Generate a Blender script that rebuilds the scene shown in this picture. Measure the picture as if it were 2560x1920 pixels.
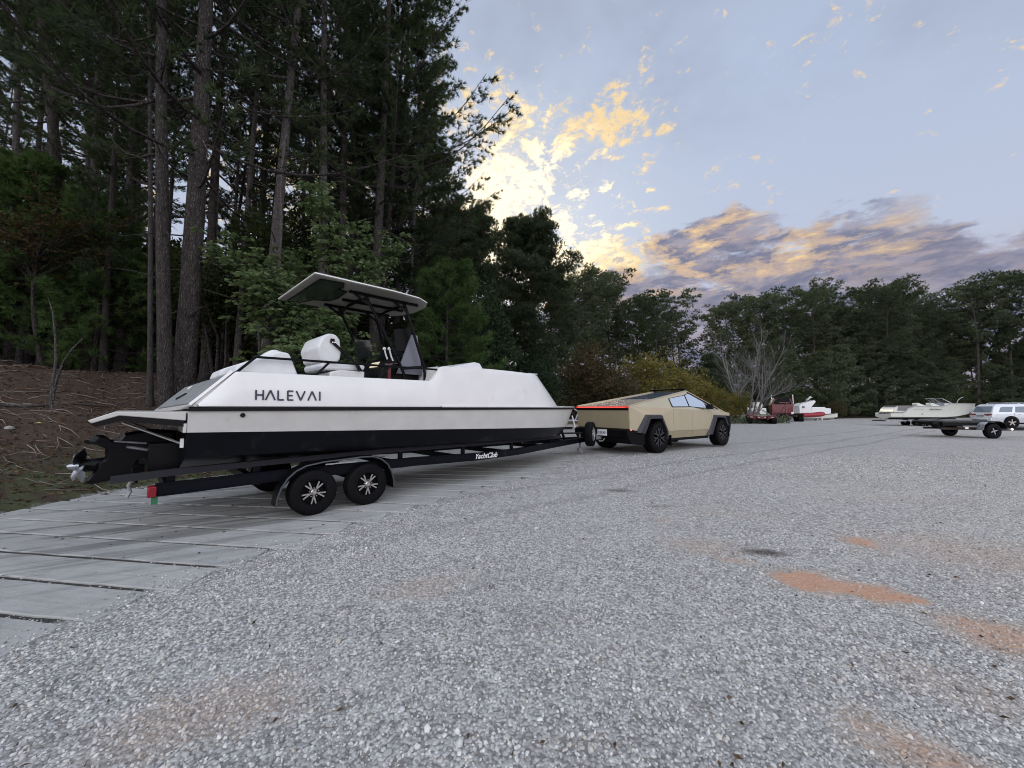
import bpy, math, random
import numpy as np
from mathutils import Vector, Matrix, Euler
random.seed(7); RNG = np.random.default_rng(11)
SC = bpy.context.scene
for o in list(bpy.data.objects): bpy.data.objects.remove(o)
COL = SC.collection
R = math.radians
# ------------------------------------------------------------------ camera
EYE = np.array([0.0, 0.0, 1.5]); FPX = 965.0; PITCH = R(3.5)
cd = bpy.data.cameras.new('camera'); cam = bpy.data.objects.new('camera', cd); COL.objects.link(cam)
cam.location = EYE; cam.rotation_euler = (R(90) + PITCH, 0, 0)
cd.sensor_width = 36; cd.lens = FPX / 2560 * 36; cd.clip_start = 0.05; cd.clip_end = 3000
SC.camera = cam

def ray(px, py):
    x = (px - 1280) / FPX; u = (960 - py) / FPX
    return np.array([x, math.cos(PITCH) - u * math.sin(PITCH), math.sin(PITCH) + u * math.cos(PITCH)])
def at(px, py, Y):
    r = ray(px, py); return EYE + r * (Y / r[1])

# ------------------------------------------------------------------ node helper
class NT:
    def __init__(s, tree): s.t = tree
    def n(s, typ, **kw):
        nd = s.t.nodes.new(typ)
        for k, v in kw.items():
            if k.startswith('i_'):
                k2 = k[2:]
                key = int(k2) if k2.isdigit() else k2.replace('_', ' ')
                s.put(nd.inputs[key], v)
            else: setattr(nd, k, v)
        return nd
    def put(s, sock, v):
        if isinstance(v, bpy.types.NodeSocket): s.t.links.new(v, sock)
        else:
            try: sock.default_value = v
            except Exception: sock.default_value = (*v, 1.0)
    def m(s, op, a, b=None, c=None, clamp=False):
        nd = s.t.nodes.new('ShaderNodeMath'); nd.operation = op; nd.use_clamp = clamp
        s.put(nd.inputs[0], a)
        if b is not None: s.put(nd.inputs[1], b)
        if c is not None: s.put(nd.inputs[2], c)
        return nd.outputs[0]
    def add(s, a, b): return s.m('ADD', a, b)
    def sub(s, a, b): return s.m('SUBTRACT', a, b)
    def mul(s, a, b): return s.m('MULTIPLY', a, b)
    def vm(s, op, a, b=None):
        nd = s.t.nodes.new('ShaderNodeVectorMath'); nd.operation = op
        s.put(nd.inputs[0], a)
        if b is not None: s.put(nd.inputs[1], b)
        return nd.outputs['Value'] if op in ('LENGTH', 'DOT_PRODUCT') else nd.outputs[0]
    def comb(s, x, y, z):
        nd = s.t.nodes.new('ShaderNodeCombineXYZ'); s.put(nd.inputs[0], x); s.put(nd.inputs[1], y); s.put(nd.inputs[2], z); return nd.outputs[0]
    def noise(s, vec, scale, detail=4, rough=0.55, dist=0.0):
        nd = s.n('ShaderNodeTexNoise'); s.put(nd.inputs['Vector'], vec)
        for k, v in (('Scale', scale), ('Detail', detail), ('Roughness', rough), ('Distortion', dist)): s.put(nd.inputs[k], v)
        return nd.outputs['Fac']
    def vor(s, vec, scale, feature='F1', out='Distance', rnd=1.0):
        nd = s.n('ShaderNodeTexVoronoi', feature=feature); s.put(nd.inputs['Vector'], vec); s.put(nd.inputs['Scale'], scale); s.put(nd.inputs['Randomness'], rnd)
        return nd.outputs[out]
    def ss(s, x, a, b, lo=0.0, hi=1.0):
        nd = s.n('ShaderNodeMapRange', interpolation_type='SMOOTHSTEP'); s.put(nd.inputs[0], x)
        for i, v in enumerate((a, b, lo, hi)): s.put(nd.inputs[i + 1], v)
        return nd.outputs[0]
    def mix(s, f, a, b, typ='MIX'):
        nd = s.n('ShaderNodeMix', data_type='RGBA', blend_type=typ); s.put(nd.inputs[0], f); s.put(nd.inputs[6], a); s.put(nd.inputs[7], b); return nd.outputs[2]
    def ramp(s, f, stops):
        nd = s.n('ShaderNodeValToRGB'); s.put(nd.inputs[0], f); cr = nd.color_ramp
        while len(cr.elements) < len(stops): cr.elements.new(0.5)
        for e, (p, c) in zip(cr.elements, stops): e.position = p; e.color = (*c, 1)
        return nd.outputs[0]

# ------------------------------------------------------------------ world: dusk sky with broken cloud
SUN_EL, SUN_AZ = R(17), R(2)          # sun direction: ahead of the camera, behind the clouds
w = bpy.data.worlds.new('World'); SC.world = w; w.use_nodes = True
w.node_tree.nodes.clear(); g = NT(w.node_tree)
sky = g.n('ShaderNodeTexSky', sky_type='NISHITA', sun_disc=False, sun_elevation=SUN_EL, sun_rotation=SUN_AZ, air_density=1.2, dust_density=2.0, ozone_density=2.0)
tc = g.n('ShaderNodeTexCoord').outputs['Generated']
sp = g.n('ShaderNodeSeparateXYZ', i_0=tc)
dx, dy, dz = sp.outputs
az = g.mul(g.m('ARCTAN2', dx, dy), 57.2958)                         # degrees, right of straight ahead
el = g.mul(g.m('ARCSINE', dz), 57.2958)
# cloud-layer coordinates: a flat deck seen in perspective
inv = g.m('DIVIDE', 1.0, g.add(g.m('MAXIMUM', dz, 0.0), 0.16))
deck = g.comb(g.mul(dx, inv), g.mul(dy, inv), 0.0)
grad = g.ramp(g.m('DIVIDE', el, 90.0), [(0.0, (.42, .385, .48)), (0.10, (.41, .405, .53)), (0.20, (.385, .44, .575)), (0.42, (.35, .42, .57)), (0.62, (.31, .36, .48)), (1.0, (.38, .43, .56))])
# warm-white brightening round the hidden sun
def blob(a0, e0, sa, se):
    u = g.m('DIVIDE', g.sub(az, a0), sa); v = g.m('DIVIDE', g.sub(el, e0), se)
    return g.m('EXPONENT', g.mul(g.add(g.mul(u, u), g.mul(v, v)), -1.0))
def add_col(a, b): return g.mix(1.0, a, b, 'ADD')
glow = blob(0, 25, 19, 14); glow2 = blob(-3, 26, 8.5, 9)
base = add_col(grad, g.mix(1.0, (0.13, .13, .10), g.comb(glow, glow, glow), 'MULTIPLY'))
base = add_col(base, g.mix(1.0, (0.09, .08, .06), g.comb(glow2, glow2, glow2), 'MULTIPLY'))
base = g.mix(0.02, base, g.mix(1.0, sky.outputs[0], (0.1, 0.1, 0.1), 'MULTIPLY'))
# thin grey veil high on the right and overhead
veil = g.mul(g.ss(g.noise(deck, 1.1, 5, .6), .45, .7), g.ss(el, 22, 48))
base = g.mix(g.mul(veil, .7), base, (.20, .23, .31))
# small broken altocumulus between the sun and the open sky
def warp(v, sc, amt):
    nz = g.n('ShaderNodeTexNoise', i_Vector=v, i_Scale=sc, i_Detail=4.0); return g.vm('ADD', v, g.vm('MULTIPLY', g.vm('SUBTRACT', nz.outputs['Color'], (.5, .5, .5)), (amt, amt, amt)))
p2 = g.comb(g.mul(az, .075), g.mul(el, .13), 7.7)
pw = warp(p2, 2.4, .30)
nA = g.noise(pw, 4.3, 8, .64); nB = g.noise(p2, 1.25, 4, .6); nF = g.noise(pw, 14.0, 5, .6)
dom = g.m('MAXIMUM', g.m('MAXIMUM', g.mul(blob(-1, 27, 12, 11), .95), g.mul(blob(9, 20, 12, 6), .95)), g.m('MAXIMUM', g.m('MAXIMUM', g.mul(blob(-1, 37, 10, 5), .80), g.mul(blob(13, 36, 12, 4.5), .72)), g.mul(blob(-28, 28, 16, 16), .40)))
fieldA = g.add(g.add(g.mul(nA, 1.6), g.mul(nB, .7)), g.add(g.mul(dom, .54), g.mul(g.sub(nF, .5), .45)))
soft = g.mul(g.ss(fieldA, 1.20, 1.62), g.mul(dom, .60)); base = g.mix(soft, base, (.66, .58, .44))
alto = g.mul(g.ss(fieldA, 1.35, 1.60), g.ss(el, 8, 13))
altoc = g.mix(g.ss(g.add(glow, g.mul(g.sub(nA, .5), 1.2)), .30, .85), (.72, .55, .31), (1.15, 1.0, .72))
altoc = g.mix(g.mul(g.ss(fieldA, 1.70, 1.84), .75), altoc, (.34, .32, .33))
base = g.mix(g.mul(alto, .95), base, altoc)
# the long low bank
bank_top = g.add(g.sub(g.ss(az, 0, 28, 15.5, 23.5), g.ss(az, 30, 54, 0, 6.5)), g.mul(g.sub(g.noise(g.comb(g.mul(az, .05), g.mul(el, .10), 3.0), 1.8, 5), .5), 15))
st = warp(g.comb(g.mul(az, .060), g.mul(el, .17), 0.0), 1.4, .35)
nC = g.noise(st, 2.0, 8, .66)
inb = g.mul(g.ss(g.sub(bank_top, el), -2.5, 2.5), g.ss(az, -5, 8))
dens = g.ss(g.add(nC, g.mul(inb, .30)), .62, .76)
bankc = g.mix(g.ss(g.noise(st, 3.4, 7, .62), .40, .62), (.145, .155, .235), (.27, .25, .31))
nL = g.noise(g.vm('ADD', st, (3.1, 1.7, 0)), 2.7, 8, .66)
lit = g.mul(g.ss(nL, .455, .56), g.mul(g.ss(el, 13.0, 17.0), g.ss(g.sub(bank_top, el), 12.0, 5.0)))
lit = g.mul(lit, g.ss(az, 66, 22, .35, 1.0))
litc = g.mix(g.ss(nL, .55, .70), (.48, .36, .27), (.92, .64, .28))
bankc = g.mix(lit, bankc, litc)
base = g.mix(g.mul(dens, g.mul(inb, .95)), base, bankc)
# sky brightened and warmed outside the view, as added fill on ground and boat
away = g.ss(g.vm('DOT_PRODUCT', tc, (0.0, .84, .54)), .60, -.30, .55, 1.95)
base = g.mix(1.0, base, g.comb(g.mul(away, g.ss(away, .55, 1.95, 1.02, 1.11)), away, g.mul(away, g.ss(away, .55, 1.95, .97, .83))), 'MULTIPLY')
base = g.mix(g.ss(el, 0, -4), base, (.16, .15, .14))
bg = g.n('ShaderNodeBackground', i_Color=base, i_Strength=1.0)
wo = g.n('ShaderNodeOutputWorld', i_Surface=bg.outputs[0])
# ------------------------------------------------------------------ sun (veiled)
sl = bpy.data.lights.new('sun', 'SUN'); sl.energy = 1.5; sl.angle = R(24); sl.color = (1, .86, .68)
so = bpy.data.objects.new('sun', sl); COL.objects.link(so)
sd = Vector((math.sin(SUN_AZ) * math.cos(SUN_EL), math.cos(SUN_AZ) * math.cos(SUN_EL), math.sin(SUN_EL)))
so.rotation_euler = (-sd).to_track_quat('-Z', 'Y').to_euler()
SC.view_settings.view_transform = 'Standard'; SC.view_settings.look = 'None'; SC.view_settings.gamma = 1; SC.view_settings.use_curve_mapping = False
SC.view_settings.exposure = 1.25
SC.cycles.max_bounces = 5; SC.cycles.transparent_max_bounces = 8; SC.cycles.diffuse_bounces = 3; SC.cycles.glossy_bounces = 3
SC.cycles.use_denoising = True; SC.cycles.filter_width = 1.0
# ------------------------------------------------------------------ materials
def mat(name, col, rough=.5, metal=0.0, vary=0.0, vscale=6.0, bump=0.0, bscale=40.0, dirt=None, spec=.5, emit=None, coat=0.0):
    m = bpy.data.materials.new(name); m.use_nodes = True; t = m.node_tree; t.nodes.clear(); s = NT(t)
    out = s.n('ShaderNodeOutputMaterial'); p = s.n('ShaderNodeBsdfPrincipled')
    t.links.new(p.outputs[0], out.inputs[0])
    c = (*col, 1.0); p.inputs['Roughness'].default_value = rough; p.inputs['Metallic'].default_value = metal
    p.inputs['Specular IOR Level'].default_value = spec; p.inputs['Coat Weight'].default_value = coat
    ob = s.n('ShaderNodeTexCoord').outputs['Object']
    cc = None
    if vary:
        f = s.noise(ob, vscale, 5, .6)
        cc = s.mix(s.ss(f, .3, .7), tuple(x * (1 - vary) for x in col), tuple(min(1, x * (1 + vary)) for x in col))
    if dirt:
        dcol, lo, hi, sc_ = dirt
        f = s.ss(s.noise(ob, sc_, 6, .65), lo, hi)
        cc = s.mix(f, cc if cc is not None else c, dcol)
        s.put(p.inputs['Roughness'], s.ss(f, 0, 1, rough, min(1, rough + .25)))
    s.put(p.inputs['Base Color'], cc if cc is not None else c)
    if bump:
        b = s.n('ShaderNodeBump', i_Strength=bump, i_Distance=.01, i_Height=s.noise(ob, bscale, 4, .6)); t.links.new(b.outputs[0], p.inputs['Normal'])
    if emit: p.inputs['Emission Color'].default_value = (*emit[0], 1); p.inputs['Emission Strength'].default_value = emit[1]
    return m
M = {}
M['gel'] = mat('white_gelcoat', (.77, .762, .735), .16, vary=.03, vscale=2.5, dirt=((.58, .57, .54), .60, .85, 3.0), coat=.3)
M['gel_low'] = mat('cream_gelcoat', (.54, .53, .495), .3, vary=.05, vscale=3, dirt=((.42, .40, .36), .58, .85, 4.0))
M['cushion'] = mat('white_vinyl', (.70, .71, .71), .5, vary=.04, bump=.15, bscale=60)
M['navy'] = mat('black_bottom_paint', (.002, .003, .005), .28, spec=.22, vary=.3, dirt=((.035, .038, .04), .55, .8, 2.0))
M['rub'] = mat('black_rubber_strip', (.003, .003, .004), .35, spec=.2)
M['black'] = mat('black_powder_coat', (.003, .003, .004), .38, spec=.15, vary=.2, vscale=20)
M['blackm'] = mat('black_matt_plastic', (.004, .004, .005), .6, spec=.10, vary=.2, vscale=20, bump=.1)
M['frame'] = mat('dark_navy_frame', (.002, .003, .006), .35, spec=.15, vary=.25, vscale=4, dirt=((.05, .045, .04), .62, .85, 5.0))
M['rubber'] = mat('tyre_rubber', (.006, .006, .007), .6, spec=.10, vary=.25, vscale=8, bump=.2, bscale=90, dirt=((.04, .037, .033), .60, .85, 9.0))
M['alloy'] = mat('machined_alloy', (.62, .59, .55), .28, metal=.9, vary=.1)
M['chrome'] = mat('polished_steel', (.80, .82, .84), .14, metal=1.0)
M['steel'] = mat('galvanised_steel', (.42, .44, .46), .42, metal=.6, vary=.2, vscale=9)
M['greydeck'] = mat('grey_deck_pad', (.20, .21, .21), .8, vary=.12, bump=.4, bscale=80)
M['soffit'] = mat('beige_soffit', (.24, .225, .195), .5, vary=.08)
M['letters'] = mat('dark_lettering', (.02, .025, .05), .4)
M['white'] = mat('white_paint', (.78, .78, .77), .35, vary=.04)
M['red'] = mat('red_lens', (.22, .006, .014), .25)
M['redlit'] = mat('lit_red_lamp', (.5, .01, .01), .3, emit=((1, .03, .02), .22))
M['redhot'] = mat('lit_red_strip_core', (.6, .1, .1), .3, emit=((1, .16, .12), .40))
M['tan'] = mat('khaki_wrap', (.50, .44, .30), .24, metal=.3, vary=.03, vscale=2.0, spec=.5)
M['tanlow'] = mat('khaki_wrap_dusty', (.40, .345, .22), .34, metal=.25, vary=.05, vscale=3.0, dirt=((.33, .29, .23), .5, .8, 3.0))
M['darkalloy'] = mat('dark_wheel_alloy', (.055, .055, .062), .25, metal=.5)
M['tonneau'] = mat('tonneau_cover', (.60, .50, .42), .2, metal=.35)
M['fender'] = mat('grey_black_plastic', (.018, .018, .024), .5, vary=.15, bump=.1)
M['green'] = mat('green_reflector', (.02, .14, .06), .5)
M['screen'] = mat('console_screen', (.7, .62, .45), .3, emit=((1, .85, .6), .2))
M['concrete'] = None
def glass(name, col=(.03, .04, .05), rough=.05, alpha=1.0, tr=0.0):
    m = mat(name, col, rough, spec=.9); p = [n for n in m.node_tree.nodes if n.type == 'BSDF_PRINCIPLED'][0]
    p.inputs['Transmission Weight'].default_value = tr; p.inputs['Alpha'].default_value = alpha; return m
M['glass'] = glass('tinted_glass', (.10, .13, .17)); M['smoke'] = glass('smoked_acrylic', (.03, .036, .034), .12, .88); M['winglass'] = glass('light_glass', (.42, .50, .58), .05)

# ------------------------------------------------------------------ mesh builder
class MB:
    def __init__(s): s.v = []; s.f = []
    def add(s, vs, fs):
        b = len(s.v); s.v += [tuple(map(float, p)) for p in vs]; s.f += [tuple(i + b for i in q) for q in fs]; return s
    def box(s, c, d, rz=0.0, rx=0.0, ry=0.0, taper=1.0):
        mt = Euler((rx, ry, rz)).to_matrix(); vs = []
        for sz in (-1, 1):
            k = taper if sz > 0 else 1.0
            for sx, sy in ((-1, -1), (1, -1), (1, 1), (-1, 1)):
                vs.append(Vector(c) + mt @ Vector((sx * d[0] / 2 * k, sy * d[1] / 2 * k, sz * d[2] / 2)))
        return s.add(vs, [(3, 2, 1, 0), (4, 5, 6, 7), (0, 1, 5, 4), (1, 2, 6, 5), (2, 3, 7, 6), (3, 0, 4, 7)])
    def beam(s, a, b, wd, h, up=(0, 0, 1)):
        a = Vector(a); b = Vector(b); d = (b - a).normalized(); sx = d.cross(Vector(up))
        if sx.length < 1e-4: sx = d.cross(Vector((1, 0, 0)))
        sx.normalize(); uz = sx.cross(d); vs = []
        for p in (a, b):
            for i, j in ((-1, -1), (1, -1), (1, 1), (-1, 1)): vs.append(p + sx * (i * wd / 2) + uz * (j * h / 2))
        return s.add(vs, [(0, 1, 2, 3), (7, 6, 5, 4), (0, 4, 5, 1), (1, 5, 6, 2), (2, 6, 7, 3), (3, 7, 4, 0)])
    def tube(s, path, r, n=8, caps=True):
        P = [Vector(p) for p in path]; m = len(P); rr = r if hasattr(r, '__len__') else [r] * m
        up = Vector((0.13, 0.21, 1)).normalized(); vs = []; prev = None
        for i in range(m):
            t = (P[min(i + 1, m - 1)] - P[max(i - 1, 0)]).normalized()
            if prev is None:
                a = t.cross(up)
                if a.length < .1: a = t.cross(Vector((1, 0, 0)))
            else: a = prev - t * prev.dot(t)
            a.normalize(); prev = a; b = t.cross(a)
            for k in range(n):
                th = 2 * math.pi * k / n; vs.append(P[i] + (a * math.cos(th) + b * math.sin(th)) * rr[i])
        fs = [(i * n + k, i * n + (k + 1) % n, (i + 1) * n + (k + 1) % n, (i + 1) * n + k) for i in range(m - 1) for k in range(n)]
        if caps: fs += [tuple(range(n - 1, -1, -1)), tuple((m - 1) * n + k for k in range(n))]
        return s.add(vs, fs)
    def lathe(s, prof, n=32, axis='y', c=(0, 0, 0), close=False, caps=True):
        vs = []
        for (h, r) in prof:
            for k in range(n):
                th = 2 * math.pi * k / n; a, b = r * math.cos(th), r * math.sin(th)
                vs.append({'y': (c[0] + a, c[1] + h, c[2] + b), 'x': (c[0] + h, c[1] + a, c[2] + b), 'z': (c[0] + a, c[1] + b, c[2] + h)}[axis])
        m = len(prof)
        fs = [(i * n + k, i * n + (k + 1) % n, (i + 1) * n + (k + 1) % n, (i + 1) * n + k) for i in range(m - 1) for k in range(n)]
        if close: fs += [(((m - 1) * n) + k, ((m - 1) * n) + (k + 1) % n, (k + 1) % n, k) for k in range(n)]
        elif caps: fs += [tuple(range(n)), tuple((m - 1) * n + k for k in range(n - 1, -1, -1))]
        return s.add(vs, fs)
    def prism(s, pts, a, b, axis='y'):
        """polygon pts (2D) extruded between a and b along axis; y -> pts are (x,z), x -> (y,z), z -> (x,y)"""
        def P(u, v, h): return {'y': (u, h, v), 'x': (h, u, v), 'z': (u, v, h)}[axis]
        n = len(pts); vs = [P(u, v, a) for u, v in pts] + [P(u, v, b) for u, v in pts]
        return s.add(vs, [tuple(range(n)), tuple(range(2 * n - 1, n - 1, -1))] + [(i, (i + 1) % n, (i + 1) % n + n, i + n) for i in range(n)])
    def loft(s, rings, closed=True, caps=True):
        n = len(rings[0]); vs = [p for r in rings for p in r]
        kk = range(n) if closed else range(n - 1)
        fs = [(i * n + k, i * n + (k + 1) % n, (i + 1) * n + (k + 1) % n, (i + 1) * n + k) for i in range(len(rings) - 1) for k in kk]
        if caps and closed: fs += [tuple(range(n - 1, -1, -1)), tuple((len(rings) - 1) * n + k for k in range(n))]
        return s.add(vs, fs)
    def panel(s, pts, th):
        """3D polygon given a thickness along its normal"""
        P = [Vector(p) for p in pts]; nrm = (P[1] - P[0]).cross(P[2] - P[0]).normalized(); n = len(P)
        vs = P + [p - nrm * th for p in P]
        return s.add(vs, [tuple(range(n)), tuple(range(2 * n - 1, n - 1, -1))] + [(i, i + n, (i + 1) % n + n, (i + 1) % n) for i in range(n)])
    def obj(s, name, m, parent=None, smooth=False, bevel=0.0, seg=2, sub=0):
        me = bpy.data.meshes.new(name); me.from_pydata(s.v, [], s.f); me.update()
        import bmesh
        bm = bmesh.new(); bm.from_mesh(me); bmesh.ops.recalc_face_normals(bm, faces=bm.faces); bm.to_mesh(me); bm.free()
        me.materials.append(M[m] if isinstance(m, str) else m)
        o = bpy.data.objects.new(name, me); COL.objects.link(o); o.parent = parent
        if bevel:
            b = o.modifiers.new('b', 'BEVEL'); b.width = bevel; b.segments = seg; b.limit_method = 'ANGLE'; b.angle_limit = R(35)
        if sub:
            b = o.modifiers.new('s', 'SUBSURF'); b.levels = b.render_levels = sub
        if smooth or bevel:
            me.polygons.foreach_set('use_smooth', [True] * len(me.polygons))
            if not sub: me.set_sharp_from_angle(angle=R(38))
        return o
def thing(name, label, cat, loc=(0, 0, 0), rz=0.0, group=None, scale=1.0):
    o = bpy.data.objects.new(name, None); COL.objects.link(o); o.location = loc; o.rotation_euler = (0, 0, rz); o.scale = (scale,) * 3
    o.empty_display_size = .2
    o['label'] = label; o['category'] = cat
    if group: o['group'] = group
    return o
def tag(o, label, cat, group=None):
    o['label'] = label; o['category'] = cat
    if group: o['group'] = group
    return o
def heading(th): return R(90 - th)       # object x axis along a compass-like heading right of straight ahead
def npmesh(name, V, Fc, m, parent=None, smooth=False, attr=None):
    """V (n,3); Fc (k,3) or (k,4)"""
    me = bpy.data.meshes.new(name); k, c = Fc.shape
    me.vertices.add(len(V)); me.vertices.foreach_set('co', V.astype(np.float32).ravel())
    me.loops.add(k * c); me.loops.foreach_set('vertex_index', Fc.astype(np.int32).ravel())
    me.polygons.add(k); me.polygons.foreach_set('loop_start', np.arange(k, dtype=np.int32) * c)
    me.update(calc_edges=True)
    if smooth: me.polygons.foreach_set('use_smooth', np.ones(k, bool))
    for mm in (m if isinstance(m, (list, tuple)) else [m]): me.materials.append(M[mm] if isinstance(mm, str) else mm)
    if attr:
        for an, arr in attr.items():
            a = me.attributes.new(an, 'FLOAT', 'POINT'); a.data.foreach_set('value', arr.astype(np.float32))
    o = bpy.data.objects.new(name, me); COL.objects.link(o); o.parent = parent
    return o
def text_mesh(txt, name, size, m, parent, loc, rot, extrude=.002, shear=0.0, offset=0.0, sx=1.0):
    c = bpy.data.curves.new(name, 'FONT'); c.body = txt; c.size = size; c.extrude = extrude; c.shear = shear; c.offset = offset
    c.align_x = 'CENTER'; c.align_y = 'CENTER'
    t = bpy.data.objects.new(name + '_tmp', c); COL.objects.link(t)
    dg = bpy.context.evaluated_depsgraph_get(); me = bpy.data.meshes.new_from_object(t.evaluated_get(dg)); me.name = name
    bpy.data.objects.remove(t); bpy.data.curves.remove(c)
    me.materials.clear(); me.materials.append(M[m] if isinstance(m, str) else m)
    o = bpy.data.objects.new(name, me); COL.objects.link(o); o.parent = parent; o.location = loc; o.rotation_euler = rot; o.scale = (sx, 1, 1)
    return o
def copy_tree(o, parent=None, label=None, loc=None, rz=None):
    c = o.copy(); COL.objects.link(c)
    if parent is not None: c.parent = parent
    if label: c['label'] = label
    if loc is not None: c.location = loc
    if rz is not None: c.rotation_euler = (0, 0, rz)
    for ch in list(o.children): copy_tree(ch, c)
    return c

# wheel: tyre mesh with a rim and spokes under it, axle along local y, outer face towards -y when side=-1
def wheel(parent, c, Rw, wd, rimr, side=-1, spokes='v', rim_m='blackm', spoke_m='alloy', lugs=0, name='wheel', rz=0.0):
    prof = [(-wd * .42, rimr), (-wd * .5, rimr * 1.08), (-wd * .5, Rw * .86), (-wd * .44, Rw * .955), (-wd * .34, Rw), (-wd * .12, Rw), (-wd * .1, Rw * .985), (-wd * .05, Rw * .985), (-wd * .03, Rw),
            (wd * .03, Rw), (wd * .05, Rw * .985), (wd * .1, Rw * .985), (wd * .12, Rw), (wd * .34, Rw), (wd * .44, Rw * .955), (wd * .5, Rw * .86), (wd * .5, rimr * 1.08), (wd * .42, rimr)]
    b = MB(); b.lathe(prof, 48, close=True)
    if lugs:
        for i in range(lugs):
            th = 2 * math.pi * i / lugs
            for sy in (-1, 1):
                t2 = th + (sy > 0) * math.pi / lugs
                b.box((math.cos(t2) * Rw, sy * wd * .30, math.sin(t2) * Rw), (.022, wd * .36, Rw * 3.0 / lugs), ry=-t2)
                b.box((math.cos(t2) * Rw * .955, sy * wd * .475, math.sin(t2) * Rw * .955), (.05, .022, Rw * 2.6 / lugs), ry=-t2)
    ty = b.obj(name, 'rubber', parent, smooth=True); ty.location = c; ty.rotation_euler = (0, 0, rz)
    s = side
    b = MB(); b.lathe([(wd * .40, rimr * 1.03), (s * -wd * .1, rimr * .96), (s * wd * .08, rimr * .93), (s * wd * .12, rimr * .25)] if False else
            [(-wd * .40, rimr * 1.02), (-wd * .36, rimr * .94), (0, rimr * .90), (wd * .36, rimr * .94), (wd * .40, rimr * 1.02)], 40, close=False)
    b.v = [p for p in b.v]
    b2 = MB(); n = 40; prof2 = [(s * wd * .455, rimr * 1.06), (s * wd * .46, rimr * 1.0), (s * wd * .38, rimr * .93), (s * wd * .15, rimr * .88), (s * wd * .10, .01)]
    b2.lathe(prof2, n, caps=False)
    rim = b2.obj('rim', rim_m, ty, smooth=True)
    b = MB(); fz = s * wd * .40
    if spokes == 'v':
        for i in range(5):
            a = R(90) + i * 2 * math.pi / 5 + R(36)
            for dlt in (-.19, .19):
                p0 = (math.cos(a) * rimr * .26, fz, math.sin(a) * rimr * .26); p1 = (math.cos(a + dlt) * rimr * .93, fz, math.sin(a + dlt) * rimr * .93)
                b.beam(p0, p1, .021 * rimr / .19, .018 * rimr / .19, up=(0, 1, 0))
    elif spokes == 'y':
        for i in range(7):
            a = R(90) + i * 2 * math.pi / 7
            pm = (math.cos(a) * rimr * .55, fz, math.sin(a) * rimr * .55)
            b.beam((0, fz, 0), pm, .05, .03, up=(0, 1, 0))
            for dlt in (-.24, .24):
                b.beam(pm, (math.cos(a + dlt) * rimr * .97, fz, math.sin(a + dlt) * rimr * .97), .04, .03, up=(0, 1, 0))
    else:
        for i in range(8):
            a = i * 2 * math.pi / 8
            b.beam((math.cos(a) * rimr * .2, fz, math.sin(a) * rimr * .2), (math.cos(a) * rimr * .95, fz, math.sin(a) * rimr * .95), rimr * .22, .02, up=(0, 1, 0))
    b.obj('spokes', spoke_m, ty)
    b = MB(); b.lathe([(s * wd * .10, rimr * .27), (s * wd * .44, rimr * .25), (s * wd * .50, rimr * .17), (s * wd * .54, rimr * .15), (s * wd * .54, .002)], 20)
    for i in range(5):
        a = i * 2 * math.pi / 5 + .3; b.lathe([(s * wd * .36, rimr * .055), (s * wd * .46, rimr * .05)], 6, c=(math.cos(a) * rimr * .36, 0, math.sin(a) * rimr * .36))
    b.obj('hub', 'alloy' if spokes == 'v' else rim_m, ty, smooth=True)
    return ty
# ------------------------------------------------------------------ terrain
BOUND = np.array([(-7.15, -40), (-7.12, 3), (-7.08, 6.3), (-6.95, 7.2), (-6.2, 8.4), (-5.1, 9.8), (-3.2, 14), (0.2, 24), (3.6, 34), (8.0, 38.5), (15, 40), (24, 46), (34, 57), (60, 63), (120, 74), (260, 90)], float)
def bdist(x, y):
    x = np.asarray(x, float); y = np.asarray(y, float); best = np.full(x.shape, 1e9); sg = np.zeros(x.shape)
    for (x0, y0), (x1, y1) in zip(BOUND[:-1], BOUND[1:]):
        dx_, dy_ = x1 - x0, y1 - y0; t = np.clip(((x - x0) * dx_ + (y - y0) * dy_) / (dx_ * dx_ + dy_ * dy_), 0, 1)
        d = np.hypot(x - x0 - t * dx_, y - y0 - t * dy_); cr = dx_ * (y - y0) - dy_ * (x - x0)
        k = d < best - 1e-9; best = np.where(k, d, best); sg = np.where(k, np.sign(cr), sg)
    return best * sg
def sst(x, a, b):
    t = np.clip((x - a) / (b - a), 0, 1); return t * t * (3 - 2 * t)
def gz(x, y, bank=True):
    x = np.asarray(x, float); y = np.asarray(y, float)
    z = .14 * np.exp(-((x - 3) ** 2 + (y - 11.5) ** 2) / 90) - .28 * sst(y, 30, 58)
    z = z + .008 * np.sin(x * .9 + 1) * np.sin(y * .7)
    if bank:
        d = bdist(x, y); k = 1 - .88 * sst(y, 12, 34)
        h = np.where(d > 0, .36 * np.clip(d, 0, 7) + .10 * np.clip(d - 7, 0, 25), 0)
        h = h + sst(d, .3, 3) * (.07 * np.sin(x * 1.7 + y) * np.sin(y * 1.3 - x * .6) + .05 * np.sin(x * 4.1) * np.sin(y * 3.7))
        z = z + k * h
    return z
def gz1(x, y): return float(gz(np.array([x]), np.array([y]))[0])
RE = [(-3.75, .2), (-3.2, 1.9), (-2.94, 2.7), (-2.76, 3.14), (-2.58, 3.57), (-2.23, 4.1), (-1.96, 4.64), (-1.39, 5.6), (-.5, 6.8), (.4, 7.8), (1.05, 8.9), (1.5, 10.2), (1.6, 11.6)]
LE = [(-7.3, .2), (-7.08, 6.3), (-6.85, 7.1), (-6.1, 8.3), (-5.0, 9.6), (-3.7, 11.6)]
def xat(pl, y): return np.interp(y, [p[1] for p in pl], [p[0] for p in pl])
def in_slab(x, y): return (y > .2) & (y < 11.6) & (x < xat(RE, y)) & (x > xat(LE, y))
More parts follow.
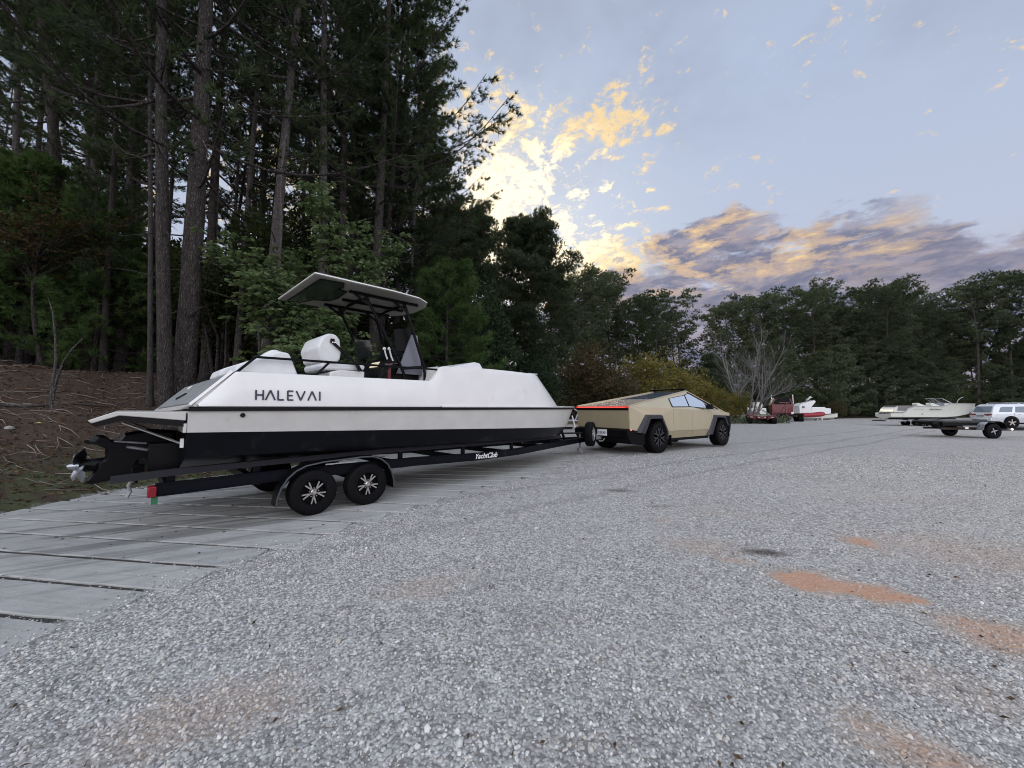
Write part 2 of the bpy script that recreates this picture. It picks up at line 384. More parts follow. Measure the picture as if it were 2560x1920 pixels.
def axis_pts(lo, hi, fine_lo, fine_hi, step, grow=1.18):
    a = list(np.arange(fine_lo, fine_hi + 1e-6, step)); s = step; x = fine_hi
    while x < hi: s *= grow; x += s; a.append(min(x, hi))
    s = step; x = fine_lo; pre = []
    while x > lo: s *= grow; x -= s; pre.append(max(x, lo))
    return np.array(pre[::-1] + a)
gx = axis_pts(-700, 700, -11, 9, .11); gy = axis_pts(-60, 1200, .3, 13, .11)
GX, GY = np.meshgrid(gx, gy); GZ = gz(GX, GY); BD = bdist(GX, GY)
SL = (in_slab(GX, GY) & (GX < xat(RE, GY) - .16)).astype(float); GZ = GZ - .006 * SL
nx, ny = len(gx), len(gy)
V = np.stack([GX.ravel(), GY.ravel(), GZ.ravel()], 1)
ii = np.arange(nx * ny).reshape(ny, nx)
Fq = np.stack([ii[:-1, :-1].ravel(), ii[:-1, 1:].ravel(), ii[1:, 1:].ravel(), ii[1:, :-1].ravel()], 1)

# bare clay patches in the gravel: (x, y, half-length, half-width, angle deg, strength)
CLAY = [(2.50, 3.26, .34, .26, -32, 1.0), (2.75, 3.12, .3, .2, -20, .9), (2.1, 3.7, .2, .12, -20, .5), (2.95, 3.02, .2, .12, -18, .8), (3.7, 4.2, .22, .22, -30, .75), (1.9, 4.95, .22, .12, -30, .5), (1.95, 4.1, .45, .3, -30, .42),
        (4.6, 3.85, 1.2, .8, -15, .44), (3.15, 2.5, .35, .42, 30, .62), (2.35, 2.1, .45, .28, -45, .36), (1.68, 1.76, .36, .22, -50, .58), (2.95, 1.75, .7, .4, -30, .32),
        (-.7, 3.2, .45, .25, 25, .40), (-1.45, 1.95, .6, .3, 20, .42), (.35, 2.6, .5, .3, 10, .16), (5.9, 6.1, 1.6, .35, -8, .3), (2.9, 5.2, .8, .25, -15, .28), (.2, 1.75, .3, .12, 5, .2)]
DAMP = [(2.5, 3.9, .20, .09, -12, 1.0), (1.87, 6.6, .28, .12, -10, .7), (2.15, 5.6, .25, .07, 0, .35), (-1.2, 2.9, .07, .05, 20, .6)]
def clay_np(x, y):
    r = np.zeros(np.shape(x))
    for cx, cy, a, b, an, s in CLAY:
        c_, s_ = math.cos(R(an)), math.sin(R(an)); u = (x - cx) * c_ + (y - cy) * s_; v = -(x - cx) * s_ + (y - cy) * c_
        q = np.sqrt((u / a) ** 2 + (v / b) ** 2) + .35 * np.sin(u * 9 + v * 13) * np.sin(v * 17 - u * 5)
        r = np.maximum(r, s * (1 - sst(q, .55, 1.45)))
    return r
def clay_nodes(s, pos, lst=None):
    q = None; wob = s.add(s.mul(s.sub(s.noise(pos, 6.0, 5, .65), .46), 1.2), s.mul(s.sub(s.noise(pos, 2.2, 3, .6), .5), 1.4))
    for cx, cy, a, b, an, st_ in (lst or CLAY):
        mp = s.n('ShaderNodeMapping', vector_type='TEXTURE'); s.put(mp.inputs[0], pos)
        mp.inputs['Location'].default_value = (cx, cy, 0); mp.inputs['Rotation'].default_value = (0, 0, R(an)); mp.inputs['Scale'].default_value = (a, b, 50)
        L = s.add(s.vm('LENGTH', mp.outputs[0]), wob)
        e = s.ss(L, .25, 1.6, st_, 0.0)
        q = e if q is None else s.m('MAXIMUM', q, e)
    return q

def ground_material():
    m = bpy.data.materials.new('ground_surface'); m.use_nodes = True; t = m.node_tree; t.nodes.clear(); s = NT(t)
    out = s.n('ShaderNodeOutputMaterial'); p = s.n('ShaderNodeBsdfPrincipled'); t.links.new(p.outputs[0], out.inputs[0])
    pos = s.n('ShaderNodeNewGeometry').outputs['Position']; p.inputs['Roughness'].default_value = .9; p.inputs['Specular IOR Level'].default_value = .25
    bd = s.n('ShaderNodeAttribute', attribute_name='bd').outputs['Fac']; sl_ = s.n('ShaderNodeAttribute', attribute_name='slab').outputs['Fac']
    flat = s.vm('MULTIPLY', pos, (1, 1, 0))
    # gravel: three scales of crushed stone
    v1 = s.n('ShaderNodeTexVoronoi', feature='F1'); s.put(v1.inputs['Vector'], s.vm('ADD', flat, s.vm('MULTIPLY', s.n('ShaderNodeTexNoise', i_Vector=flat, i_Scale=60.0).outputs['Color'], (.012, .012, 0)))); v1.inputs['Scale'].default_value = 52
    v2 = s.n('ShaderNodeTexVoronoi', feature='F1'); s.put(v2.inputs['Vector'], flat); v2.inputs['Scale'].default_value = 21
    c1 = s.n('ShaderNodeSeparateColor', i_0=v1.outputs['Color']).outputs[0]; c2 = s.n('ShaderNodeSeparateColor', i_0=v2.outputs['Color']).outputs[1]
    tone = s.add(s.mul(c1, .6), s.mul(c2, .4))
    gcol = s.ramp(tone, [(0.0, (.19, .185, .175)), (.25, (.34, .335, .32)), (.5, (.47, .46, .44)), (.75, (.58, .57, .545)), (1.0, (.76, .75, .71))])
    gcol = s.mix(s.ss(v1.outputs['Distance'], .45, .8), gcol, (.22, .205, .19))
    big = s.noise(flat, .55, 6, .6); gcol = s.mix(s.ss(big, .35, .7, 0, .28), gcol, (.30, .285, .265))
    streak = s.noise(s.vm('MULTIPLY', flat, (.35, 2.6, 0)), 1.2, 5, .6); gcol = s.mix(s.ss(streak, .48, .72, 0, .26), gcol, (.60, .59, .57))
    # wheel ruts that curve in towards the truck
    sp_ = s.n('ShaderNodeSeparateXYZ', i_0=pos)
    rl = s.sub(s.add(s.mul(sp_.outputs[0], .588), 0), s.mul(sp_.outputs[1], .809))   # across the tracks
    rut = None
    for o_ in (-5.2, -4.1, -6.9):
        e = s.ss(s.m('ABSOLUTE', s.sub(s.add(rl, s.mul(s.noise(flat, .3, 2), .5)), o_)), .16, .02); rut = e if rut is None else s.m('MAXIMUM', rut, e)
    gcol = s.mix(s.mul(rut, .55), gcol, (.24, .23, .22))
    clay = clay_nodes(s, pos)
    ccol = s.mix(s.noise(s.vm('MULTIPLY', flat, (6, 30, 0)), 1.0, 5, .6), (.46, .235, .145), (.60, .40, .28))
    ccol = s.mix(s.ss(clay, .75, .35), ccol, (.46, .36, .28))
    cf = s.ss(s.add(clay, s.mul(s.sub(s.noise(flat, 22, 4, .65), .5), .9)), .12, .80)
    gcol = s.mix(cf, gcol, ccol)
    gcol = s.mix(s.mul(clay_nodes(s, pos, DAMP), .85), gcol, (.06, .045, .035))
    # leaf litter and soil on the bank, thin grass on its foot
    edge = s.add(bd, s.mul(s.sub(s.noise(flat, 2.2, 5, .6), .5), .9))
    soil = s.mix(s.noise(flat, 9.0, 6, .7), (.030, .022, .016), (.105, .075, .055))
    soil = s.mix(s.ss(s.noise(flat, 30.0, 4, .6), .52, .7, 0, .6), soil, (.20, .15, .11))
    far = s.ss(sp_.outputs[1], 26, 40); soil = s.mix(s.mul(far, .5), soil, (.05, .055, .025))
    grs = s.mix(s.noise(flat, 14.0, 4), (.04, .05, .022), (.12, .125, .065))
    gm = s.mul(s.ss(edge, 1.9, 1.0), s.ss(s.noise(flat, 3.0, 3), .38, .55)); soil = s.mix(gm, soil, grs)
    c = s.mix(s.ss(edge, -.12, .05), gcol, soil)
    c = s.mix(s.mul(sl_, .94), c, (.035, .032, .028))
    s.put(p.inputs['Base Color'], c)
    h = s.add(s.mul(v1.outputs['Distance'], -.012), s.mul(s.noise(flat, 40, 4), .012))
    b = s.n('ShaderNodeBump', i_Strength=.8, i_Distance=1.0, i_Height=h); t.links.new(b.outputs[0], p.inputs['Normal'])
    return m
ground = npmesh('ground', V, Fq, ground_material(), smooth=True, attr={'bd': np.clip(BD, -5, 50).ravel(), 'slab': SL.ravel()})
ground['kind'] = 'structure'

# ------------------------------------------------------------------ concrete pad of long strips with open joints
def concrete():
    m = bpy.data.materials.new('worn_concrete'); m.use_nodes = True; t = m.node_tree; t.nodes.clear(); s = NT(t)
    out = s.n('ShaderNodeOutputMaterial'); p = s.n('ShaderNodeBsdfPrincipled'); t.links.new(p.outputs[0], out.inputs[0])
    pos = s.n('ShaderNodeNewGeometry').outputs['Position']; p.inputs['Roughness'].default_value = .85
    rnd = s.n('ShaderNodeObjectInfo').outputs['Random']
    rot = s.n('ShaderNodeMapping', vector_type='POINT'); s.put(rot.inputs[0], pos); rot.inputs['Rotation'].default_value = (0, 0, R(9))
    a = s.noise(pos, 3.0, 7, .62); b_ = s.noise(s.vm('MULTIPLY', rot.outputs[0], (1, 14, 1)), 2.0, 5, .6); f = s.noise(pos, 90, 3, .6)
    c = s.ramp(s.add(s.mul(a, .55), s.mul(b_, .45)), [(.25, (.27, .265, .25)), (.5, (.44, .435, .41)), (.75, (.56, .555, .53))])
    c = s.mix(s.ss(f, .5, .75, 0, .35), c, (.5, .5, .49)); c = s.mix(s.mul(rnd, .22), c, (.24, .245, .25))
    # dark tyre scuffs running the way the trailers go
    tr = s.n('ShaderNodeMapping', vector_type='POINT'); s.put(tr.inputs[0], pos); tr.inputs['Rotation'].default_value = (0, 0, R(-28))
    k = s.noise(s.vm('MULTIPLY', tr.outputs[0], (.35, 5.0, 0)), 1.1, 5, .6, .4)
    fade = s.ss(s.vm('LENGTH', s.vm('SUBTRACT', pos, (-4.4, 5.6, 0))), 3.6, .8)
    c = s.mix(s.mul(s.ss(k, .47, .62), s.mul(fade, .6)), c, (.06, .062, .065))
    c = s.mix(s.ss(s.noise(pos, 26, 3), .66, .74, 0, .6), c, (.12, .115, .11))
    s.put(p.inputs['Base Color'], c)
    bm_ = s.n('ShaderNodeBump', i_Strength=.5, i_Distance=.01, i_Height=s.add(f, s.noise(s.vm('MULTIPLY', rot.outputs[0], (2, 60, 1)), 3.0, 3))); t.links.new(bm_.outputs[0], p.inputs['Normal'])
    return m
M['concrete'] = concrete()
pad = bpy.data.objects.new('concrete_pad', None); COL.objects.link(pad); pad['kind'] = 'structure'
jy = lambda i, x: 2.9 + .47 * i - .16 * (x + 7)
xs = np.arange(-7.4, 1.7, .02)
for i in range(-5, 21):
    ya = jy(i, xs) + .02; yb = jy(i + 1, xs) - .02; ins = in_slab(xs, (ya + yb) / 2)
    if ins.sum() < 8: continue
    x0, x1 = xs[ins].min() + .02, xs[ins].max() + random.uniform(-.05, .03)
    n = 26; X = np.linspace(x0, x1, n); dz0 = random.uniform(-.003, .004)
    lo = jy(i, X) + .026 + np.array([random.uniform(-.006, .006) for _ in X]); hi = jy(i + 1, X) - .026 + np.array([random.uniform(-.006, .006) for _ in X])
    rings = []
    for k in range(n):
        z0 = gz(np.array([X[k]]), np.array([lo[k]]), False)[0] + .009 + dz0; z1 = gz(np.array([X[k]]), np.array([hi[k]]), False)[0] + .009 - dz0
        rings.append([(X[k], lo[k], z0 - .08), (X[k], lo[k], z0 - .006), (X[k], lo[k] + .008, z0), (X[k], hi[k] - .008, z1), (X[k], hi[k], z1 - .006), (X[k], hi[k], z1 - .08)])
    MB().loft(rings).obj('slab', 'concrete', pad)

# ------------------------------------------------------------------ loose gravel: real stones, thinning with distance
def stone_mat():
    m = bpy.data.materials.new('crushed_stone'); m.use_nodes = True; t = m.node_tree; t.nodes.clear(); s = NT(t)
    out = s.n('ShaderNodeOutputMaterial'); p = s.n('ShaderNodeBsdfPrincipled'); t.links.new(p.outputs[0], out.inputs[0]); p.inputs['Roughness'].default_value = .8; p.inputs['Specular IOR Level'].default_value = .3
    rnd = s.n('ShaderNodeObjectInfo').outputs['Random']; pos = s.n('ShaderNodeNewGeometry').outputs['Position']
    c = s.ramp(rnd, [(0, (.13, .13, .135)), (.15, (.27, .27, .27)), (.4, (.43, .425, .415)), (.65, (.58, .57, .55)), (.84, (.72, .71, .685)), (.92, (.52, .46, .38)), (1.0, (.86, .85, .83))])
    c = s.mix(s.ss(s.noise(pos, 130, 3), .4, .7, 0, .35), c, (.52, .51, .50))
    cl = clay_nodes(s, pos); c = s.mix(s.mul(s.ss(cl, .08, .8), .5), c, (.44, .30, .21)); c = s.mix(s.mul(clay_nodes(s, pos, DAMP), .8), c, (.08, .065, .055))
    s.put(p.inputs['Base Color'], c); return m
SM = stone_mat(); stone_coll = bpy.data.collections.new('stone_shapes')
def stone_shape(i):
    r = np.random.default_rng(50 + i); import bmesh
    bm = bmesh.new(); bmesh.ops.create_icosphere(bm, subdivisions=1, radius=1.0)
    sc = (1, r.uniform(.6, .95), r.uniform(.42, .7))
    for v in bm.verts:
        k = r.uniform(.72, 1.12); v.co = Vector((v.co.x * sc[0] * k, v.co.y * sc[1] * k, v.co.z * sc[2] * k))
    me = bpy.data.meshes.new('stone'); bm.to_mesh(me); bm.free(); me.materials.append(SM)
    o = bpy.data.objects.new('stone_shape', me); stone_coll.objects.link(o); return o
for i in range(7): stone_shape(i)
def scatter_pts():
    out = []
    for y0, y1, den, smin, smax in ((.6, 2.6, 3900, .004, .0165), (2.6, 4.4, 2700, .005, .0150), (4.4, 7.5, 1200, .006, .0145), (7.5, 13.5, 330, .011, .019)):
        xm = 1.55 * y1 + .5; A = 2 * xm * (y1 - y0); n = int(A * den)
        x = RNG.uniform(-xm, xm, n); y = RNG.uniform(y0, y1, n)
        k = np.abs(x) < 1.5 * y + .6
        ins = in_slab(x, y); dr = xat(RE, y) - x
        spill = (ins & (dr < .6) & (RNG.random(n) < np.exp(-dr / (.05 + .09 * (np.sin(x * 7 + y * 3) * .5 + .5))) * 1.1 + .012))
        frac = (y - jy(0, x)) / .47; jd = np.abs(frac - np.round(frac)) * .47; joint = ins & (jd < .02) & (RNG.random(n) < .015 + .6 * np.exp(-dr / .6))
        k &= (~ins) | spill | joint
        k &= bdist(x, y) < -.02 + RNG.uniform(-.1, .15, n)
        cl = clay_np(x, y); k &= RNG.random(n) > np.clip((cl - .38) * 1.5, 0, .72 + .2 * (np.sin(x * 23) * np.sin(y * 31) > 0))
        k &= RNG.random(n) > sst(y, 9.0, 13.4) * .98
        big = np.sin(x * 1.3 + 2) * np.sin(y * 1.7 + x * .4) * .5 + .5; k &= RNG.random(n) < .62 + .38 * big
        x, y = x[k], y[k]; s = smin + (smax - smin) * RNG.beta(1.2, 3.0, len(x)); s *= np.where(RNG.random(len(x)) < .02, 1.7, 1)
        s = np.where(in_slab(x, y), np.minimum(s, .011), s)
        frac = (y - jy(0, x)) / .47; jd = np.abs(frac - np.round(frac)) * .47; ins = in_slab(x, y)
        z = gz(x, y, False) + s * .22 + np.where(ins, np.where(jd < .026, -.008, .010 + s * .3), 0)
        out.append(np.stack([x, y, z, s], 1))
    return np.concatenate(out)
P4 = scatter_pts(); print('stones', len(P4))
me = bpy.data.meshes.new('gravel'); me.vertices.add(len(P4)); me.vertices.foreach_set('co', P4[:, :3].astype(np.float32).ravel())
a = me.attributes.new('sc', 'FLOAT', 'POINT'); a.data.foreach_set('value', P4[:, 3].astype(np.float32))
rv = np.stack([RNG.normal(0, .5, len(P4)), RNG.normal(0, .5, len(P4)), RNG.uniform(0, 6.28, len(P4))], 1)
a = me.attributes.new('rt', 'FLOAT_VECTOR', 'POINT'); a.data.foreach_set('vector', rv.astype(np.float32).ravel())
gravel = bpy.data.objects.new('gravel', me); COL.objects.link(gravel); gravel['kind'] = 'stuff'; gravel['label'] = 'loose grey crushed stone covering the yard in front of the boat'; gravel['category'] = 'gravel'
def inst_tree(coll):
    ng = bpy.data.node_groups.new('scatter', 'GeometryNodeTree'); ng.interface.new_socket('Geometry', in_out='INPUT', socket_type='NodeSocketGeometry'); ng.interface.new_socket('Geometry', in_out='OUTPUT', socket_type='NodeSocketGeometry')
    N = ng.nodes; gi = N.new('NodeGroupInput'); go = N.new('NodeGroupOutput'); iop = N.new('GeometryNodeInstanceOnPoints'); ci = N.new('GeometryNodeCollectionInfo')
    ci.inputs['Collection'].default_value = coll; ci.inputs['Separate Children'].default_value = True; ci.inputs['Reset Children'].default_value = True
    sc_ = N.new('GeometryNodeInputNamedAttribute'); sc_.data_type = 'FLOAT'; sc_.inputs['Name'].default_value = 'sc'
    rt = N.new('GeometryNodeInputNamedAttribute'); rt.data_type = 'FLOAT_VECTOR'; rt.inputs['Name'].default_value = 'rt'
    e2r = N.new('FunctionNodeEulerToRotation'); L = ng.links
    L.new(gi.outputs[0], iop.inputs['Points']); L.new(ci.outputs[0], iop.inputs['Instance']); iop.inputs['Pick Instance'].default_value = True
    L.new(rt.outputs[0], e2r.inputs[0]); L.new(e2r.outputs[0], iop.inputs['Rotation']); L.new(sc_.outputs[0], iop.inputs['Scale']); L.new(iop.outputs[0], go.inputs[0])
    return ng
md = gravel.modifiers.new('scatter', 'NODES'); md.node_group = inst_tree(stone_coll)
# ------------------------------------------------------------------ boat frame: x forward, y away from camera, z up; origin on the ground under the rear axle
TH_B = 45.0; BO = Vector((-3.415, 5.992, .075))
boat = thing('motorboat', 'big white boat with black bottom, hardtop and dark side lettering, on a black trailer', 'boat', BO, heading(TH_B))
def perim(w_, xn, x0, z, xs_=2.6, ex=2.7, n=22, stern=True):
    """near side from stern to nose and back along the far side (open curve)"""
    pts = [(x0, -w_), ((x0 + xs_) / 2, -w_)]; L = xn - xs_
    for i in range(n + 1):
        a = math.pi / 2 * (i / n); c_, s_ = math.cos(a), math.sin(a)
        pts.append((xs_ + L * (s_ ** (2 / ex)), -w_ * (c_ ** (2 / ex))))
    far = [(x, -y) for x, y in pts[:-1]][::-1]
    zz = z if callable(z) else (lambda x: z)
    return [(x, y, zz(x)) for x, y in pts + far]
X0 = -1.33
wl = lambda x: 1.15 - .0285 * (x - X0)
ch = lambda x: .86 - .018 * (x - X0) + .0045 * max(0, x - 3.5) ** 2
def ring_lin(r1, r2, k): return [tuple(a + (b - a) * k for a, b in zip(p, q)) for p, q in zip(r1, r2)]
r_ch = perim(1.0, 6.25, X0, ch); r_wl = perim(1.09, 6.5, X0, wl); r_rl = perim(1.12, 6.78, X0, 1.385)
r_rb0 = perim(1.145, 6.84, X0, 1.385); r_rb1 = perim(1.145, 6.84, X0, 1.425); r_rb2 = perim(1.13, 6.80, X0, 1.435)
keel = [(x, 0.0, .60 + .0 * x if x < 4.5 else .60 + .055 * (x - 4.5) ** 2) for x, y, z in r_ch]
# bottom (black) from keel to waterline
b = MB(); b.loft([[(x * .985 if x > 4 else x, y * .02, k[2]) for (x, y, z), k in zip(r_ch, keel)], [(x, y * .52, (z + k[2]) / 2 - .02) for (x, y, z), k in zip(r_ch, keel)], r_ch, r_wl], closed=False, caps=False)
b.obj('bottom', 'navy', boat, smooth=True)
b = MB(); b.add([(X0, -1.0, ch(X0)), (X0, -.5, .71), (X0, 0, .6), (X0, .5, .71), (X0, 1.0, ch(X0)), (X0, 1.09, 1.15), (X0, -1.09, 1.15)], [(0, 1, 2, 3, 4, 5, 6)])
b.add([(X0 - .28, -.45, .62), (X0 - .28, .45, .62), (X0 - .28, .45, 1.0), (X0 - .28, -.45, 1.0), (X0, -.45, .62), (X0, .45, .62), (X0, .45, 1.0), (X0, -.45, 1.0)], [(0, 1, 2, 3), (0, 4, 5, 1), (3, 2, 6, 7), (0, 3, 7, 4), (1, 5, 6, 2)])
b.obj('transom_lower', 'navy', boat)
b = MB(); b.loft([r_wl, ring_lin(r_wl, r_rl, .5), r_rl], closed=False, caps=False)
b.add([(X0, -1.09, 1.15), (X0, 1.09, 1.15), (X0, 1.12, 1.385), (X0, -1.12, 1.385)], [(0, 1, 2, 3)])
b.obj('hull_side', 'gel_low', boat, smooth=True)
b = MB(); b.loft([r_rl, r_rb0, r_rb1, r_rb2], closed=False, caps=False); b.obj('rub_rail', 'rub', boat, smooth=True)
# bow lip (white cap over the rub rail, reaches further forward)
b = MB(); b.loft([perim(1.135, 6.87, 2.0, 1.428, xs_=2.6), perim(1.14, 6.90, 2.0, 1.445, xs_=2.6), perim(1.08, 6.8, 2.0, 1.462, xs_=2.6)], closed=False, caps=False)
b.obj('gunwale_cap', 'gel', boat, smooth=True)
# topsides above the rail
def sheer(x):
    pts = [(-1.24, 1.455), (-.90, 1.845), (-.86, 1.85), (1.80, 1.868), (1.86, 1.885), (2.0, 2.10), (2.04, 2.128), (2.12, 2.14), (4.4, 2.17), (8, 2.13)]
    return float(np.interp(x, [p[0] for p in pts], [p[1] for p in pts]))
def topside(w0, w1, inset, name, m, zoff=0.0):
    xs_n = [-1.24, -1.1, -.96, -.90, -.84, -.3, .4, 1.1, 1.78, 1.83, 1.88, 1.94, 2.0, 2.05, 2.12, 2.6]
    low = []; top = []
    for x in xs_n: low.append((x, -w0, 1.44)); top.append((x, -w1, sheer(x) + zoff))
    n = 20; Ll = 6.0 - 2.6; Lt = 5.2 - 2.6
    for i in range(1, n + 1):
        a = math.pi / 2 * i / n; s_, c_ = math.sin(a), math.cos(a); ex = 3.2
        low.append((2.6 + (Ll - inset) * s_ ** (2 / ex), -w0 * c_ ** (2 / ex), 1.44)); top.append((2.6 + (Lt - inset) * s_ ** (2 / ex), -w1 * c_ ** (2 / ex), 2.165 + zoff))
    low += [(x, -y, z) for x, y, z in low[:-1]][::-1]; top += [(x, -y, z) for x, y, z in top[:-1]][::-1]
    return low, top
lo_o, to_o = topside(1.11, 1.055, 0, '', '')
lo_i, to_i = topside(1.0, .955, .10, '', '')
mids = []
for k in (.12, .5, .9):
    mids.append([(a[0] + (b_[0] - a[0]) * k, (a[1] + (b_[1] - a[1]) * k) * (1 + .012 * math.sin(math.pi * k)), a[2] + (b_[2] - a[2]) * k) for a, b_ in zip(lo_o, to_o)])
cap_o = [(x, y * .99, z + .010) for x, y, z in to_o]; cap_i = [(x, y, z + .010) for x, y, z in to_i]
b = MB(); b.loft([lo_o] + mids + [to_o, cap_o, cap_i, to_i, [(x, y, 1.30) for x, y, z in lo_i]], closed=False, caps=False); b.obj('topsides', 'gel', boat, smooth=True)
# foredeck with recessed well, cockpit sole
fx = [p for p in cap_i if p[0] >= 2.04]
b = MB(); nf = len(fx) // 2; vs = [(x, y, 2.155) for x, y, z in fx]
b.add(vs, [tuple(range(len(vs)))]); b.add([(2.04, -.95, 2.15), (2.04, .95, 2.15), (1.8, .95, 1.25), (1.8, -.95, 1.25)], [(0, 1, 2, 3)]); b.obj('foredeck', 'gel', boat)
MB().box((.35, 0, 1.26), (3.3, 2.0, .04)).obj('cockpit_sole', 'greydeck', boat)
# foredeck cushion, cleats, bow rail
b = MB(); b.loft([[(2.45, y, 2.16), (2.55, y, 2.20), (3.15, y, 2.345), (3.28, y, 2.33), (3.42, y, 2.16)] for y in (-.62, -.58, 0, .58, .62)], closed=True); b.obj('bow_backrest', 'cushion', boat, smooth=True, bevel=.02)
for yy in (-.8, .8):
    b = MB(); b.tube([(4.55, yy, 2.19), (4.85, yy, 2.19)], .014, 6); b.box((4.65, yy, 2.175), (.03, .03, .03)); b.box((4.75, yy, 2.175), (.03, .03, .03)); b.obj('cleat', 'chrome', boat)
b = MB(); pth = [(5.15, -.62, 2.19)] + [(5.28 + 1.30 * math.sin(t), -.62 + .12 * t, 2.30 - .86 * (1 - math.cos(t))) for t in np.linspace(.0, 1.45, 12)]
b.tube(pth, .014, 8); b.tube([(x, -y, z) for x, y, z in pth], .014, 8); b.obj('bow_rail', 'black', boat, smooth=True)
MB().lathe([(-.010, .024), (.0, .027), (.01, .022), (.006, .014)], 20, c=(-.828, -1.122, 1.335)).obj('exhaust_port', 'rub', boat)
# lettering: strokes raised from the side
def P_side(x, z): return (x, -1.116 + (z - 1.44) * .07 + 0, z)
STK = {'H': [((0, 0), (0, 1)), ((.62, 0), (.62, 1)), ((0, .5), (.62, .5))], 'A': [((0, 0), (.42, 1)), ((.84, 0), (.42, 1))], 'L': [((0, 1), (0, 0)), ((0, .03), (.55, .03))],
       'E': [((0, 1), (0, 0)), ((0, .03), (.52, .03)), ((0, .97), (.52, .97)), ((0, .5), (.46, .5))], 'V': [((0, 1), (.42, 0)), ((.84, 1), (.42, 0))], 'I': [((0, 1), (0, 0))]}
cx = -.70; hgt = .122; slots = [('H', -.705), ('A', -.605), ('L', -.468), ('E', -.352), ('V', -.262), ('A', -.125), ('I', .032)]
slots = [('H', -.700), ('A', -.598), ('L', -.462), ('E', -.352), ('V', -.252), ('A', -.112), ('I', .036)]
for chh, x0_ in slots:
    b = MB()
    for (u0, v0), (u1, v1) in STK[chh]:
        a_ = Vector(P_side(x0_ + u0 * hgt, 1.52 + v0 * hgt)) + Vector((0, -.004, 0)); c_ = Vector(P_side(x0_ + u1 * hgt, 1.52 + v1 * hgt)) + Vector((0, -.004, 0))
        b.beam(a_, c_, .018, .006, up=(0, 1, 0))
    b.obj('letter', 'letters', boat)
# stern: sloping gate with grey pad, platform
def bil(u, v, o=0.0):   # stern gate surface: u near->far, v bottom->top
    A, B, C_, D_ = Vector((-1.28, -.98, 1.452)), Vector((-1.53, .98, 1.378)), Vector((-1.20, .95, 1.73)), Vector((-.92, -.95, 1.85))
    return (A * (1 - u) + B * u) * (1 - v) + (D_ * (1 - u) + C_ * u) * v + Vector((-.6, 0, .78)) * o
b = MB(); b.panel([bil(0, 0), bil(1, 0), bil(1, 1), bil(0, 1)][::-1], .04); b.obj('stern_gate', 'gel', boat)
b = MB(); b.loft([[bil(u, .06, .008), bil(u, .90, .008), bil(u, .90, .02), bil(u, .06, .02)] for u in (.06, .5, .90)]); b.obj('stern_pad', 'greydeck', boat)
b = MB(); b.prism([(-1.24, 1.45), (-1.22, 1.70), (-1.12, 1.765), (-.85, 1.86), (-.70, 1.86), (-.70, 1.45)], .30, .95); b.obj('stern_coaming', 'gel', boat, bevel=.03, seg=3)
b = MB(); b.beam(bil(.60, .30, .026), bil(.50, .46, .026), .018, .02); b.obj('latch', 'black', boat)
b = MB(); b.panel([(-1.30, -1.0, 1.452), (-1.26, -.95, 1.462), (-.90, -.95, 1.856), (-.92, -1.0, 1.856)], .03); b.obj('gate_edge', 'gel', boat)
b = MB()
prof = [(-1.345, 1.378), (-1.89, 1.384), (-2.075, 1.300), (-2.05, 1.270), (-1.86, 1.345), (-1.345, 1.282)]
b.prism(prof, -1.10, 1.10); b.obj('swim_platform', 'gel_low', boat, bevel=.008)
b = MB(); b.prism([(-1.36, 1.285), (-1.86, 1.347), (-2.06, 1.268), (-2.02, 1.235), (-1.84, 1.29), (-1.36, 1.215)], -1.09, 1.09); b.obj('platform_edge', 'rub', boat)
for y in (-.95, -.75, .35, .55): b = MB(); b.tube([(-1.84, y, 1.27), (-1.36, y, 1.02)], .012, 6); b.obj('platform_strut', 'alloy', boat)
MB().box((X0 - .02, -.84, 1.20), (.03, .5, .10)).obj('transom_plate', 'gel_low', boat)
MB().box((X0 - .03, -.98, 1.03), (.03, .05, .10)).obj('transom_light', 'white', boat)
# aft lounge: rounded seat backs
def cushion(name, pts, y0, y1, m='cushion', bev=.035, parent=None):
    b = MB(); b.prism(pts, y0, y1); return b.obj(name, m, parent or boat, bevel=bev, seg=3)
cushion('aft_seat', [(-.90, 1.86), (-.86, 1.96), (-.60, 2.08), (-.42, 2.17), (-.30, 2.15), (-.16, 1.80)], -.93, .0, bev=.03)
cushion('aft_seat', [(-.92, 1.86), (-.88, 1.97), (-.62, 2.09), (-.44, 2.17), (-.30, 2.15), (-.20, 1.80)], .05, .93, bev=.03)
cushion('aft_pillow', [(-.56, 2.10), (-.40, 2.245), (-.30, 2.25), (-.22, 2.12), (-.26, 2.0), (-.44, 2.0)], -.45, -.15, bev=.045)
# black grab rails
def rail(y, name):
    b = MB(); z0 = 2.052; k = 1 if y < 0 else -1
    xr, zr = (-.90, 1.84) if y < 0 else (-1.12, 1.74)
    b.tube([(xr, y, zr), (xr + .2, y, z0 - (.10 if y > 0 else 0)), (-.66, y, z0 + .005), (2.02, y, 2.085)], .017, 8)
    b.tube([(.0, y, 1.855), (.18, y, 2.055)], .016, 8); b.tube([(.90, y, 1.865), (1.10, y, 2.065)], .016, 8)
    return b.obj(name, 'black', boat, smooth=True)
rail(-1.0, 'grab_rail'); rail(1.0, 'grab_rail')
